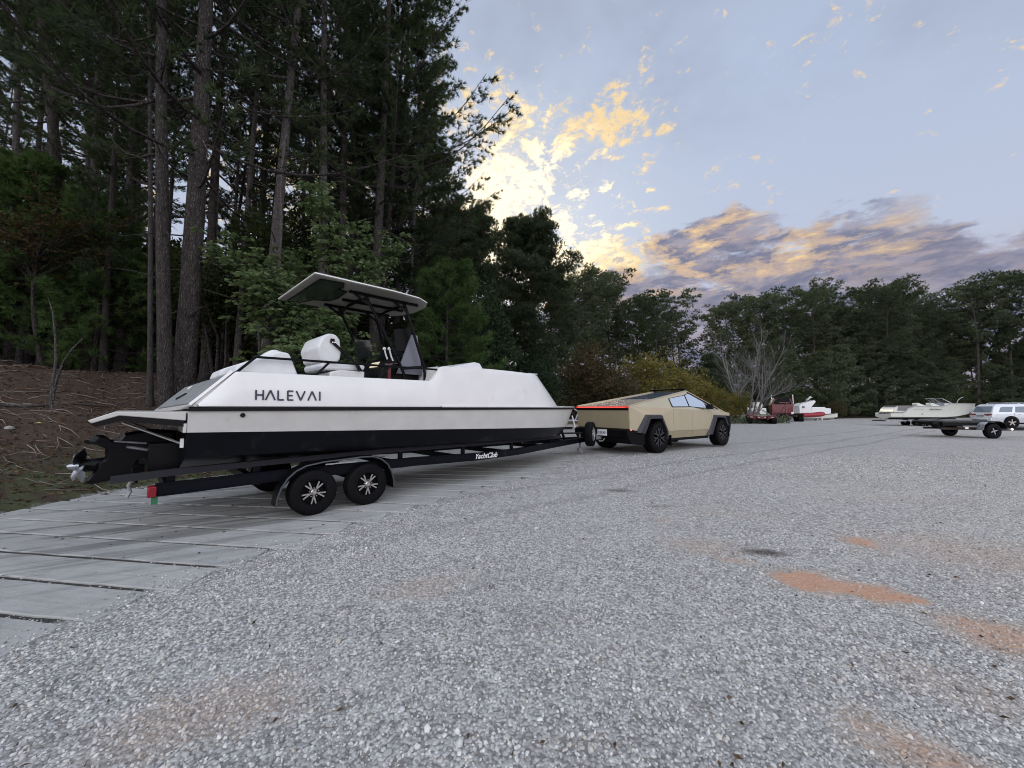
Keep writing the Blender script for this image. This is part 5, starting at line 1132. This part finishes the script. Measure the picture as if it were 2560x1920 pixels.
# ------------------------------------------------------------------ the bank: litter, twigs, thin grass, fallen limbs
r6 = np.random.default_rng(23)
def scatter_bank(n, dlo, dhi, bias=1.0, xr=(-26, -3), yr=(1, 22)):
    x = r6.uniform(*xr, n * 6); y = r6.uniform(*yr, n * 6); d = bdist(x, y); k = (d > dlo) & (d < dhi); k &= r6.random(len(x)) < np.exp(-np.clip(d - dlo, 0, 99) * (1 - bias) * .6) ; k &= x / np.maximum(y, .5) > -1.75
    x, y = x[k][:n], y[k][:n]; return x, y, gz(x, y)
x, y, z = scatter_bank(16000, .05, 2.2, .5); D = r6.normal(0, .35, (len(x), 3)) + np.array([0, 0, .8]); k = np.sin(x * 1.9 + y) * np.sin(y * 2.3) > -.45; x, y, z, D = x[k], y[k], z[k], D[k]
V, F = tri_fan(np.stack([x, y, z], 1), D, .085, 4, .0035, .45, r6); gr = npmesh('grass', V, F, leaf_mat('thin_grass', (.06, .07, .035), (.17, .175, .10), .2, 1.5)); gr['kind'] = 'stuff'; gr['label'] = 'thin short grass along the foot of the bank'; gr['category'] = 'grass'
x, y, z = scatter_bank(26000, .1, 14, 1.0); a_ = r6.uniform(0, 6.28, len(x)); D = np.stack([np.cos(a_), np.sin(a_), r6.normal(0, .12, len(x)) + .02], 1); V, F = leaves(np.stack([x, y, z + .012], 1), D, .085, .018, r6, 0)
lt = npmesh('leaf_litter', V, F, leaf_mat('dry_leaves', (.045, .026, .016), (.21, .13, .085), .1, 4.0)); lt['kind'] = 'stuff'; lt['label'] = 'dry brown leaves and pine straw covering the bank'; lt['category'] = 'leaf litter'
A_ = Acc(); x, y, z = scatter_bank(1500, .3, 12, 1.0)
for i in range(len(x)):
    a0 = r6.normal(.15, .9); L = r6.uniform(.12, .7); p = np.array([x[i], y[i], z[i] + .02]); q = p + np.array([math.cos(a0) * L, math.sin(a0) * L, 0]); q[2] = gz1(q[0], q[1]) + r6.uniform(.01, .07); mid = (p + q) / 2 + r6.normal(0, .03, 3); A_.add(np_tube([p, mid, q], [.004 + L * .008, .004 + L * .006, .002], 4))
V, F = A_.out(); tw_ = npmesh('twigs', V, F, mat('dry_twig', (.24, .20, .17), .9, vary=.4, vscale=3)); tw_['kind'] = 'stuff'; tw_['label'] = 'broken grey twigs strewn over the bank'; tw_['category'] = 'twigs'
def limb(pts, Y0, Y1, r, label):
    Ys = np.linspace(Y0, Y1, len(pts)); W_ = [at(p, q, Y) for (p, q), Y in zip(pts, Ys)]; W_ = [np.array([w_[0], w_[1], max(w_[2], gz1(w_[0], w_[1]) + r * .6)]) for w_ in W_]; b = MB(); b.tube(W_, list(np.linspace(r, r * .45, len(W_))), 7); o = b.obj('fallen_limb', 'bark_pale', smooth=True); tag(o, label, 'branch'); return o
limb([(-20, 1049), (60, 1045), (130, 1037), (200, 1028), (270, 1015), (330, 1003)], 8.3, 10.3, .036, 'long pale fallen limb lying across the bank behind the forked sapling')
limb([(70, 1040), (120, 1020), (150, 1008), (178, 1006)], 9.3, 10.0, .022, 'short fallen branch rising off the long pale limb')
limb([(0, 895), (25, 912), (50, 935)], 13.0, 12.0, .06, 'fallen log in the shade at the left frame edge')
limb([(75, 1150), (100, 1156), (135, 1170)], 7.0, 7.0, .018, 'weathered stick on the grass edge below the propeller')
limb([(175, 982), (230, 979), (290, 985), (390, 990)], 11.5, 11.8, .022, 'thin dark fallen limb at the foot of the dark pines')
limb([(500, 915), (555, 922), (600, 930)], 15, 14, .04, 'fallen trunk in the shade behind the grab rail of the boat')
b = MB(); w0 = at(91, 1085, 8.0); w0[2] = gz1(w0[0], w0[1]) + .03; b.add([(w0[0] - .07, w0[1], w0[2]), (w0[0], w0[1] - .03, w0[2] + .005), (w0[0] + .08, w0[1] + .01, w0[2] + .02), (w0[0], w0[1] + .04, w0[2] + .03)], [(0, 1, 2, 3)]); yl = b.obj('fallen_leaf', mat('yellow_leaf', (.62, .48, .08), .6)); tag(yl, 'single yellow leaf lying on the brown bank left of the swim platform', 'leaf')
for i_, (px_, py_) in enumerate(((30, 1031), (18, 1140))):
    b = MB(); w0 = at(px_, py_, 8.6 - i_); w0[2] = gz1(w0[0], w0[1]) + .02; b.lathe([(-.04, .03), (-.01, .07), (.03, .06), (.05, .01)], 8, 'z', c=tuple(w0)); tag(b.obj('rock', mat('pale_rock', (.34, .32, .29), .9, vary=.2)), ('pale stone beside the long fallen limb at the left edge', 'grey stone low on the bank at the left edge')[i_], 'rock')
# ------------------------------------------------------------------ things across the yard
def wheel_s(parent, c, Rw, wd, rimr, side=-1, rim_m='alloy', name='wheel', nsp=5):
    b = MB(); b.lathe([(-wd * .45, rimr), (-wd * .5, Rw * .86), (-wd * .38, Rw), (wd * .38, Rw), (wd * .5, Rw * .86), (wd * .45, rimr)], 28, close=True); ty = b.obj(name, 'rubber', parent, smooth=True); ty.location = c
    b = MB(); b.lathe([(side * wd * .44, rimr * 1.04), (side * wd * .40, rimr * .92), (side * wd * .20, rimr * .85), (side * wd * .2, .01)], 24, caps=False); b.obj('rim', 'blackm', ty, smooth=True)
    b = MB(); fz = side * wd * .36
    for i in range(nsp):
        a = i * 2 * math.pi / nsp + .3; b.beam((math.cos(a) * rimr * .1, fz, math.sin(a) * rimr * .1), (math.cos(a) * rimr * .95, fz, math.sin(a) * rimr * .95), rimr * .26, .02, up=(0, 1, 0))
    b.lathe([(side * wd * .2, rimr * .3), (side * wd * .42, rimr * .26), (side * wd * .42, .01)], 12); b.obj('spokes', rim_m, ty); return ty
def place(name, label, cat, px, Y, th, z=None, scale=1.0):
    x = at(px, 1000, Y)[0]; return thing(name, label, cat, (x, Y, gz1(x, Y) if z is None else z), heading(th), scale=scale)
# --- silver SUV, rear three-quarter view. origin: rear axle centre, x forward
M['suv'] = mat('silver_car_paint', (.62, .65, .68), .22, metal=.25, coat=.6, vary=.03); M['rusty'] = mat('rusty_frame', (.05, .032, .026), .6, vary=.4, dirt=((.11, .05, .03), .5, .75, 3.0)); M['maroon'] = mat('maroon_truck_paint', (.12, .008, .015), .3, coat=.4, dirt=((.14, .06, .05), .6, .85, 3.0)); M['offwhite'] = mat('off_white_gelcoat', (.66, .67, .60), .3, vary=.04, dirt=((.5, .5, .42), .55, .85, 2.0))
suv = place('suv', 'silver SUV cut off by the right frame edge, behind the bow of the cream boat', 'SUV', 2493, 29.9, 103)
def ysec(z): return float(np.interp(z, [.30, .55, .95, 1.10, 1.68, 1.80], [.90, .955, .965, .93, .70, .60]))
bot = [(-.98, .42), (-1.10, .60), (-1.13, .78), (-1.06, .95), (-1.03, 1.10), (-.78, 1.62), (-.60, 1.74), (.0, 1.795), (1.2, 1.80), (2.2, 1.74), (2.55, 1.64), (3.30, 1.16), (4.0, 1.06), (4.22, .92), (4.28, .55), (4.20, .32)]
def body_ring(x, zt, tuck=1.0):
    zs = [.34, .55, .95, 1.10, 1.68, 1.80]; zs = [min(z, zt) for z in zs]; r = [(x, -ysec(z) * tuck, z) for z in zs] + [(x, 0, zt)] + [(x, ysec(z) * tuck, z) for z in zs[::-1]]; return r
b = MB(); st = [(-1.13, .80, .88), (-1.10, 1.02, .95), (-1.02, 1.13, .98), (-.80, 1.60, .98), (-.60, 1.75, 1), (0, 1.795, 1), (1.2, 1.80, 1), (2.2, 1.75, 1), (2.55, 1.64, 1), (3.2, 1.17, 1), (4.0, 1.06, .97), (4.22, .92, .9)]
b.loft([body_ring(*q) for q in st]); b.obj('body', 'suv', suv, smooth=True)
b = MB(); b.prism([(-1.16, .36), (-1.18, .56), (-1.14, .74), (-1.0, .76), (-.6, .74), (-.6, .36)], -.90, .90); b.obj('rear_bumper', 'suv', suv, bevel=.03)
b = MB(); b.box((-1.185, 0, .50), (.02, 1.2, .16)); b.obj('bumper_insert', mat('silver_insert', (.10, .10, .11), .5), suv)
b = MB(); b.panel([(-1.02, -.68, 1.18), (-1.02, .68, 1.18), (-.80, .62, 1.60), (-.80, -.62, 1.60)][::-1], .02); o = b.obj('rear_window', 'glass', suv); o.location = (-.035, 0, .0)
for sg in (-1, 1): b = MB(); b.prism([(sg * .38, 1.02), (sg * .90, 1.05), (sg * .92, .97), (sg * .60, .90), (sg * .36, .92)], -1.16, -1.04, 'x'); b.obj('tail_lamp', 'red', suv)
b = MB(); b.box((-1.13, 0, .88), (.05, .55, .13)); b.obj('plate_recess', mat('recess_grey', (.25, .25, .26), .4), suv)
for sg in (-1, 1):
    for nm, q in (('quarter_window', [(-.66, 1.17), (.10, 1.17), (.30, 1.56), (-.28, 1.57), (-.48, 1.50)]), ('rear_door_window', [(.30, 1.15), (1.32, 1.12), (1.32, 1.60), (.46, 1.58)]), ('front_door_window', [(1.38, 1.12), (2.75, 1.10), (2.38, 1.48), (2.1, 1.60), (1.40, 1.60)])):
        b = MB(); b.panel([(x, -sg * (ysec(z) + .012), z) for x, z in q], .01 * sg); b.obj(nm, 'glass', suv)
    b = MB()
    for x in (.22, 1.36, 2.6): b.box((x, -sg * .962, .75), (.012, .012, .68))
    b.obj('door_seams', 'black', suv)
    for x in (.42, 1.5): b = MB(); b.box((x + .1, -sg * .972, 1.0), (.18, .03, .03)); b.obj('door_handle', 'suv', suv, bevel=.008)
    b = MB(); b.tube([(-.2, -sg * .62, 1.83), (0, -sg * .64, 1.86), (1.7, -sg * .64, 1.86), (1.9, -sg * .62, 1.81)], .018, 6); b.obj('roof_rail', 'suv', suv)
    b = MB(); b.box((2.45, -sg * 1.02, 1.16), (.12, .2, .14)); b.obj('mirror', 'suv', suv, bevel=.03)
    for x in (0, 3.04):
        b = MB(); b.lathe([(-sg * .90, .46), (-sg * .974, .46), (-sg * .974, .01)], 28, c=(x, 0, .42), caps=False); b.obj('wheel_arch', 'black', suv); wheel_s(suv, (x, -sg * .91, .385), .385, .25, .26, side=-sg)
    b = MB(); b.box((1.5, -sg * .92, .33), (2.2, .08, .10)); b.obj('sill', 'blackm', suv)
# --- cream speedboat on trailer
TB = 104
cb = place('speedboat', 'cream white speedboat marked 100% Electric on a trailer, left of the silver SUV', 'boat', 2205, 33.0, TB, z=-.10)
stt = [(0, .95, .95, 1.16, 1.28), (.25, .96, .98, 1.18, 1.29), (.9, .98, 1.02, 1.2, 1.31), (1.2, .98, 1.05, 1.55, 1.50), (1.7, .97, 1.06, 1.73, 1.58), (3.2, .92, 1.08, 1.73, 1.62), (3.6, .88, 1.08, 1.76, 1.66), (4.0, .82, 1.05, 1.93, 1.70), (4.8, .66, .95, 1.95, 1.72), (5.5, .42, .72, 1.93, 1.80), (6.0, .16, .42, 1.92, 1.86), (6.25, .02, .06, 1.92, 1.92)]
rg = []; rl = []
for x, wc, ws, zt, _ in stt:
    kz = .62 + (0 if x < 4 else .22 * (x - 4) ** 2 * .9); cz = .84 + (0 if x < 3.4 else .055 * (x - 3.4) ** 2); kz = min(kz, zt - .1); cz = min(max(cz, kz), zt - .05)
    rg.append([(x, -ws, zt), (x, -wc * 1.02, (zt + cz) / 2), (x, -wc, cz), (x, 0, kz), (x, wc, cz), (x, wc * 1.02, (zt + cz) / 2), (x, ws, zt), (x, ws * .9, zt), (x, ws * .88, zt - .10), (x, -ws * .88, zt - .10), (x, -ws * .9, zt)]); rl.append((x, -ws - .01, zt - .02))
b = MB(); b.loft(rg); b.obj('hull', 'offwhite', cb, smooth=True)
b = MB(); b.tube(rl, .018, 6); b.tube([(x, -y, z) for x, y, z in rl], .018, 6); b.obj('rub_rail', 'steel', cb)
b = MB(); b.prism([(.18, 1.2), (.35, 1.55), (.6, 1.72), (1.9, 1.72), (1.9, 1.2)], -.86, .86); b.obj('aft_deck', 'offwhite', cb, bevel=.05)
b = MB(); b.box((1.15, 0, 1.735), (1.3, 1.5, .07)); b.prism([(.52, 1.35), (1.75, 1.35), (1.75, 1.74), (.60, 1.74)], -.885, -.86) ; b.obj('sun_pad', mat('grey_sun_pad', (.20, .19, .185), .8), cb)
for x, yy in ((2.15, -.3), (2.55, .35), (3.05, -.35)): b = MB(); b.prism([(x, 1.5), (x - .12, 1.95), (x + .02, 2.0), (x + .28, 1.86), (x + .5, 1.8), (x + .5, 1.5)], yy - .28, yy + .28); b.obj('seat', 'offwhite' if x != 2.55 else 'cushion', cb, bevel=.05)
b = MB(); b.prism([(3.35, 1.55), (3.45, 1.98), (3.9, 2.02), (4.0, 1.75)], -.5, .5); b.obj('console', mat('grey_console', (.18, .2, .25), .4), cb, bevel=.03)
b = MB(); b.beam((3.75, -.62, 2.33), (4.25, -.80, 1.93), .04, .04); b.beam((3.75, .62, 2.33), (4.25, .80, 1.93), .04, .04); b.beam((3.75, -.62, 2.33), (3.75, .62, 2.33), .04, .04); b.obj('windscreen_frame', 'steel', cb)
b = MB(); b.panel([(3.77, -.60, 2.31), (4.22, -.78, 1.95), (4.22, .78, 1.95), (3.77, .60, 2.31)], .01); b.obj('windscreen', 'smoke', cb)
b = MB(); b.tube([(2.7, -.75, 1.75), (2.9, -.7, 2.1), (2.55, -.68, 2.33), (3.1, -.68, 2.36)], .018, 6); b.tube([(3.1, -.68, 2.36), (3.55, -.72, 1.95)], .014, 6); b.obj('bimini_frame', 'steel', cb)
b = MB(); b.tube([(5.1, 0, 1.95), (5.2, 0, 2.22), (5.42, 0, 2.42), (5.55, 0, 2.44)], .02, 6); b.obj('bow_lamp', 'steel', cb)
text_mesh('100% Electric', 'hull_lettering', .155, 'letters', cb, (2.95, -1.085, 1.45), (R(90), 0, 0), .002, 0, .003)
b = MB()
for i in range(7): b.box((1.72 + i * .075, -1.075, 1.47), (.045, .008, .035 + .01 * (i % 3)))
b.lathe([(-.004, .035), (.004, .035)], 12, c=(1.60, -1.075, 1.47)); b.obj('hull_mark', 'steel', cb)
b = MB(); b.lathe([(-.01, .04), (.01, .04)], 12, c=(2.1, -.985, 1.08)); b.obj('thruhull_port', 'black', cb)
b = MB()
for yy, wd_ in ((.35, .45), (-.2, .18)): b.box((-.012, yy, 1.10), (.01, wd_, .05))
b.obj('transom_lettering', 'letters', cb)
ct = place('boat_trailer', 'silver and rusty tandem trailer under the cream speedboat', 'trailer', 2205, 33.0, TB, z=-.16); ct.location = cb.location
for yy in (-.62, .62): b = MB(); b.beam((-.35, yy, .50), (5.4, yy * .9, .56), .07, .10); b.obj('side_rail', 'steel' if yy < 0 else 'rusty', ct)
for x in (-.3, 1.3, 3.2, 4.8): b = MB(); b.beam((x, -.8, .5), (x, .8, .5), .07, .08); b.obj('cross_member', 'rusty', ct)
for yy in (-.5, .5): b = MB(); b.beam((.1, yy, .70), (4.6, yy, .74), .08, .10); b.obj('bunk', 'blackm', ct)
b = MB(); b.beam((5.3, 0, .5), (7.2, 0, .5), .09, .1); b.obj('tongue', 'steel', ct)
for x in (2.15, 2.95):
    for sg in (-1, 1): wheel_s(ct, (x, sg * .98, .31), .31, .2, .18, side=sg)
for sg in (-1, 1):
    b = MB(); pth = [(1.72, .30), (1.78, .52), (1.95, .66), (3.15, .68), (3.32, .52), (3.38, .32)]
    b.loft([[(x, sg * .87, z), (x, sg * 1.1, z), (x, sg * 1.1, z + .02), (x, sg * .87, z + .02)] for x, z in pth]); b.obj('fender', 'steel', ct)
b = MB(); b.box((-.37, 0, .5), (.07, 1.5, .09)); b.obj('rear_bar', 'rusty', ct)
# --- low dark flatbed trailer in front
fb = thing('flatbed_trailer', 'low dark flatbed trailer with rusty frame and chunky tyres in front of the SUV', 'trailer', (23.35, 19.8, gz1(23.3, 19.8)), heading(91))
b = MB(); b.box((-.72, 0, .80), (2.75, 1.5, .06)); b.obj('deck', mat('weathered_deck', (.035, .035, .036), .8, vary=.3), fb)
for yy in (-.72, .72): b = MB(); b.box((-.6, yy, .69), (3.1, .07, .15)); b.obj('side_rail', 'black', fb)
for i in range(5): b = MB(); b.box((-2.0 + i * .65, 0, .66), (.06, 1.4, .10)); b.obj('cross_member', 'rusty', fb)
for yy in (-.4, .4): b = MB(); b.beam((-1.9, yy, .46), (1.0, yy, .42), .06, .10); b.obj('under_rail', 'rusty', fb)
b = MB(); b.beam((.5, -.6, .42), (3.4, 0, .40), .08, .12); b.beam((.5, .6, .42), (3.4, 0, .40), .08, .12); b.box((1.4, -.35, .46), (1.4, .08, .05)); b.obj('tongue', 'black', fb)
for x in (0,):
    for sg in (-1, 1): wheel_s(fb, (x, sg * .93, .355), .355, .24, .17, side=sg, rim_m='steel', nsp=4)
for sg in (-1, 1):
    b = MB(); pth = [(-.56, .42), (-.50, .66), (-.34, .78), (.30, .80), (.46, .70), (.56, .48)]
    b.loft([[(x, sg * .78, z), (x, sg * 1.08, z), (x, sg * 1.08, z + .02), (x, sg * .78, z + .02)] for x, z in pth[:3]]); b.obj('fender', 'steel', fb)
    b = MB(); b.loft([[(x, sg * .78, z), (x, sg * 1.08, z), (x, sg * 1.08, z + .02), (x, sg * .78, z + .02)] for x, z in pth[2:]]); b.obj('fender', 'blackm', fb)
b = MB(); b.box((-1.0, -.76, .50), (.16, .02, .10)); b.obj('plate', 'white', fb)
b = MB(); b.box((-2.3, -.1, .70), (.4, .3, .14)); b.lathe([(-.12, .15), (.12, .15)], 18, c=(-2.2, -.55, .62)); b.obj('winch_drum', 'blackm', fb)
b = MB(); b.lathe([(-.03, .03), (.0, .045), (.03, .02)], 10, c=(1.55, -.46, .42)); b.obj('marker_lamp', mat('lit_marker_lamp', (.9, .85, .7), .3, emit=((1, .93, .8), 2.5)), fb)
# --- red flatbed trailer, rear view with a row of tyres
rt = place('lowboy_trailer', 'low red equipment trailer seen from behind with a row of tyres on its right', 'trailer', 1903, 36.8, 27, z=-.06)
b = MB(); b.box((3.2, 0, .78), (6.0, 1.9, .10)); b.obj('deck', mat('trailer_deck_boards', (.22, .21, .18), .9, vary=.2), rt)
for yy, wd_ in ((-.85, .7), (.85, .7), (0, .75)): b = MB(); b.box((.1, yy, .62), (.14, wd_, .22)); b.obj('rear_plate', 'maroon', rt, bevel=.02)
for yy in (-1.0, 1.0):
    b = MB(); b.prism([(yy * 1.28, .98), (yy * 1.05, .78), (yy * .45, .72), (yy * .45, .82), (yy, .86), (yy * 1.22, 1.02)], -.02, .12, 'x'); b.obj('ramp_hinge', 'maroon', rt)
    b = MB(); b.box((-.03, yy * .85, .66), (.03, .22, .06)); b.box((-.03, yy * .25, .60), (.03, .16, .05)); b.obj('reflector', mat('pale_reflector', (.8, .5, .45), .4), rt)
for i in range(4):
    for sg in (-1, 1): wheel_s(rt, (.35 + i * .82, sg * .98, .40), .40, .42, .20, side=sg, rim_m='steel')
for yy in (-.5, .5): b = MB(); b.beam((.2, yy, .5), (6.5, yy, .55), .12, .2); b.obj('chassis_beam', 'maroon', rt)
b = MB(); b.prism([(5.6, .8), (6.4, 1.15), (8.6, 1.15), (8.6, 1.0), (6.5, 1.0), (5.8, .68)], -.45, .45); b.obj('gooseneck', 'maroon', rt)
for yy in (-.45, .45): b = MB(); b.beam((2.6, yy * 2, .90), (6.2, yy * 1.5, 1.30), .09, .06); b.obj('loading_ramp', 'steel', rt)
# --- dark red road tractor, rear view
rd = place('road_tractor', 'dark red road tractor seen from behind beside the red trailer', 'truck', 1975, 46.5, 24, z=-.34)
b = MB(); b.loft([[(x, -1.15 * k, z0), (x, -1.2 * k, 2.15), (x, -.85 * k, z1), (x, .85 * k, z1), (x, 1.2 * k, 2.15), (x, 1.15 * k, z0)] for x, k, z0, z1 in ((4.0, 1, .95, 3.05), (5.6, 1, .95, 3.05), (6.2, .92, .95, 2.6), (6.4, .9, .95, 2.1), (7.9, .75, .95, 1.95), (8.1, .7, .95, 1.3))]); b.obj('cab', 'maroon', rd, bevel=.05)
b = MB(); b.loft([[(x, -1.0, 2.28), (x, -.72, 3.1), (x, .72, 3.1), (x, 1.0, 2.28)] for x in (3.93, 4.02)]); b.obj('rear_window', 'black', rd)
b = MB(); b.loft([[(x, -1.22 * k, 2.2), (x, -.86 * k, 3.12), (x, .86 * k, 3.12), (x, 1.22 * k, 2.2)] for x, k in ((4.03, 1), (5.7, 1.0))]); b.obj('roof_cap', 'black', rd)
b = MB()
for p, q in (((3.9, -.35, .95), (3.9, -.45, 2.45)), ((3.9, .3, .95), (3.9, -.45, 2.4)), ((3.9, -.75, 2.45), (3.9, .35, 2.5))): b.beam(p, q, .09, .09)
b.obj('headache_rack', mat('rusty_rack', (.20, .08, .075), .6), rd)
for yy in (-1.15, 1.15): b = MB(); b.tube([(4.1, yy, .9), (4.1, yy, 3.5)], .07, 10); b.obj('exhaust_stack', 'chrome', rd, smooth=True)
for yy in (-.42, .42): b = MB(); b.beam((-.8, yy, .85), (7.5, yy, .85), .1, .25); b.obj('chassis_beam', 'rusty', rd)
for x in (.2, 1.5):
    for sg in (-1, 1):
        wheel_s(rd, (x, sg * .95, .52), .52, .55, .27, side=sg, rim_m='chrome'); b = MB(); b.prism([(x - .58, .9), (x - .4, 1.12), (x + .4, 1.12), (x + .58, .9), (x + .5, .9), (x + .36, 1.06), (x - .36, 1.06), (x - .5, .9)], sg * .62, sg * 1.25); b.obj('mudguard', 'blackm', rd)
for sg in (-1, 1): wheel_s(rd, (6.9, sg * 1.02, .52), .52, .3, .27, side=sg, rim_m='chrome')
b = MB(); b.lathe([(-.9, .30), (.9, .30)], 20, 'x', c=(3.4, -1.0, .72)); b.obj('fuel_tank', 'chrome', rd, smooth=True)
b = MB(); b.lathe([(-.05, .1), (0, .14), (.05, .1)], 12, 'x', c=(-.85, 0, 1.2)); b.obj('work_lamp', 'white', rd)
b = MB(); b.lathe([(0, .45), (.08, .45)], 20, 'z', c=(.9, 0, 1.05)); b.obj('fifth_wheel', 'blackm', rd)
# --- white cabin boat and red inflatable beyond
wb = place('cabin_boat', 'white cabin boat lying beyond the red road tractor', 'boat', 2034, 55, 96, z=-.42)
hs = [(-2.6, 1.0, 1.05, .1), (-1, 1.05, 1.0, .08), (1.0, 1.0, 1.0, .1), (2.2, .6, 1.1, .25), (3.0, .08, 1.2, .7)]
b = MB(); b.loft([[(x, -w_, z), (x, -w_ * .85, z * .5), (x, 0, k_), (x, w_ * .85, z * .5), (x, w_, z)] for x, w_, z, k_ in hs]); b.obj('hull', 'offwhite', wb, smooth=True)
b = MB(); b.tube([(x, -w_ - .02, z) for x, w_, z, k_ in hs], .05, 6); b.obj('rub_strip', 'black', wb)
b = MB(); b.prism([(-2.4, 1.0), (-2.4, 2.2), (-2.1, 2.45), (-.35, 2.95), (-.2, 2.75), (-.8, 2.0), (-.8, 1.0)], -.8, .8); b.obj('wheelhouse', 'white', wb, bevel=.04)
b = MB(); b.prism([(-.8, 1.0), (-.75, 2.0), (.9, 2.0), (1.1, 1.85), (1.7, 1.8), (1.7, 1.0)], -.8, .8); b.obj('cabin', 'white', wb, bevel=.05)
b = MB(); b.beam((-2.3, -.7, 2.62), (-.6, -.7, 3.05), .1, .1); b.obj('roof_rack', 'black', wb)
b = MB(); b.beam((-1.0, 0, 2.8), (-.4, 0, 3.5), .25, .12); b.beam((-.9, .1, 3.1), (-.2, .1, 3.4), .5, .04); b.obj('radar_arch', 'offwhite', wb)
b = MB(); b.box((-1.9, -.82, 2.0), (.35, .03, .28)); b.obj('window', 'glass', wb)
b = MB(); b.beam((-2.0, -.9, .12), (1.8, -.9, .12), .12, .12); b.beam((.4, -.9, .1), (.4, -.9, .9), .1, .1); b.obj('cradle', 'white', wb)
rb = place('inflatable_boat', 'red inflatable leaning against the white cabin boat', 'boat', 2022, 52.5, 93, z=-.40)
b = MB(); pr = []; 
for i in range(19): a_ = -math.pi / 2 + math.pi * i / 18; pr.append((.9 + .75 * math.cos(a_), .55 * math.sin(a_), .95 + .1 * math.cos(a_)))
b.tube([(-1.5, -.55, .85)] + pr + [(-1.5, .55, .85)], .28, 10); b.obj('tube', mat('red_inflatable', (.28, .02, .03), .5), rb, smooth=True)
MB().box((-.2, 0, .72), (2.3, .8, .08)).obj('floor', mat('inflatable_floor', (.2, .2, .2), .7), rb)
b = MB(); b.beam((-1.4, 0, .35), (1.2, 0, .35), .1, .08); b.box((-1.0, 0, .2), (.08, .6, .4)); b.box((.8, 0, .2), (.08, .6, .4)); b.obj('dolly', 'steel', rb)
# --- pale outboard on a stand, upturned pontoon, silver trailer behind the bow
ob = place('covered_machine', 'cream coloured machine on a dark stand left of the red road tractor', 'machine', 1894, 47, 20, z=-.2)
MB().box((0, 0, 1.25), (1.1, 1.5, .8)).obj('housing', 'offwhite', ob, bevel=.08); MB().box((.1, .05, 1.95), (.8, 1.0, .8)).obj('hood', 'offwhite', ob, bevel=.12); MB().box((0, 0, .42), (1.3, 1.9, .86)).obj('stand', 'blackm', ob); b = MB(); b.tube([(-.2, .7, 1.35), (-.2, 1.1, 1.5), (-.2, 1.15, 1.7)], .12, 8); b.obj('pipe', 'offwhite', ob)
pt = place('pontoon', 'long white pontoon tube lying on the ground beyond the nose of the pickup', 'pontoon', 1838, 39.6, 80, z=-.12)
b = MB(); b.lathe([(-2.6, .05), (-2.4, .26), (-2.0, .33), (2.3, .33), (2.4, .1)], 18, 'x', c=(0, 0, .55)); b.obj('tube', 'white', pt, smooth=True)
for x in (-1.5, 1.5): MB().box((x, 0, .12), (.2, .8, .26)).obj('block', 'blackm', pt)
sv = place('empty_trailer', 'small silver boat trailer with raised winch stand seen between bow and pickup', 'trailer', 1425, 26.5, 78)
for yy in (-.5, .5): b = MB(); b.beam((-2.6, yy, .62), (.6, yy * .9, .62), .07, .09); b.obj('side_rail', 'steel', sv)
b = MB(); b.beam((.5, 0, .62), (1.6, 0, .6), .08, .09); b.obj('tongue', 'steel', sv)
b = MB(); b.tube([(-.05, -.5, .95), (.05, -.5, .55), (.16, -.5, .12)], .045, 8); b.obj('jack', 'white', sv, smooth=True)
b = MB(); b.beam((.35, 0, .62), (.62, 0, 1.25), .07, .07); b.beam((.62, 0, 1.2), (.2, 0, 1.45), .06, .06); b.obj('winch_stand', 'steel', sv)
b = MB(); b.lathe([(-.06, .12), (.06, .12)], 14, c=(.25, -.05, .85)); b.obj('winch', 'blackm', sv)
for sg in (-1, 1): wheel_s(sv, (-2.1, sg * .85, .30), .30, .19, .17, side=sg)
b = MB(); b.box((-.6, -.3, .12), (1.2, .3, .12)); b.obj('timber', 'blackm', sv)
# ------------------------------------------------------------------ odd dry leaves blown over the yard
r7 = np.random.default_rng(31); n = 420; y = 1.2 + 13 * r7.random(n) ** 1.2; x = r7.uniform(-1.5, 1.5, n) * y; k = bdist(x, y) < -.1; x, y = x[k], y[k]
a_ = r7.uniform(0, 6.28, len(x)); D = np.stack([np.cos(a_), np.sin(a_), r7.normal(0, .1, len(x))], 1)
V, F = leaves(np.stack([x, y, gz(x, y, False) + .017], 1), D, .042, .009, r7, 0)
yl_ = npmesh('blown_leaves', V, F, leaf_mat('blown_dry_leaves', (.05, .035, .025), (.20, .13, .08), .1, 3.0)); yl_['kind'] = 'stuff'; yl_['label'] = 'small dry leaves and scraps blown over the gravel'; yl_['category'] = 'leaves'
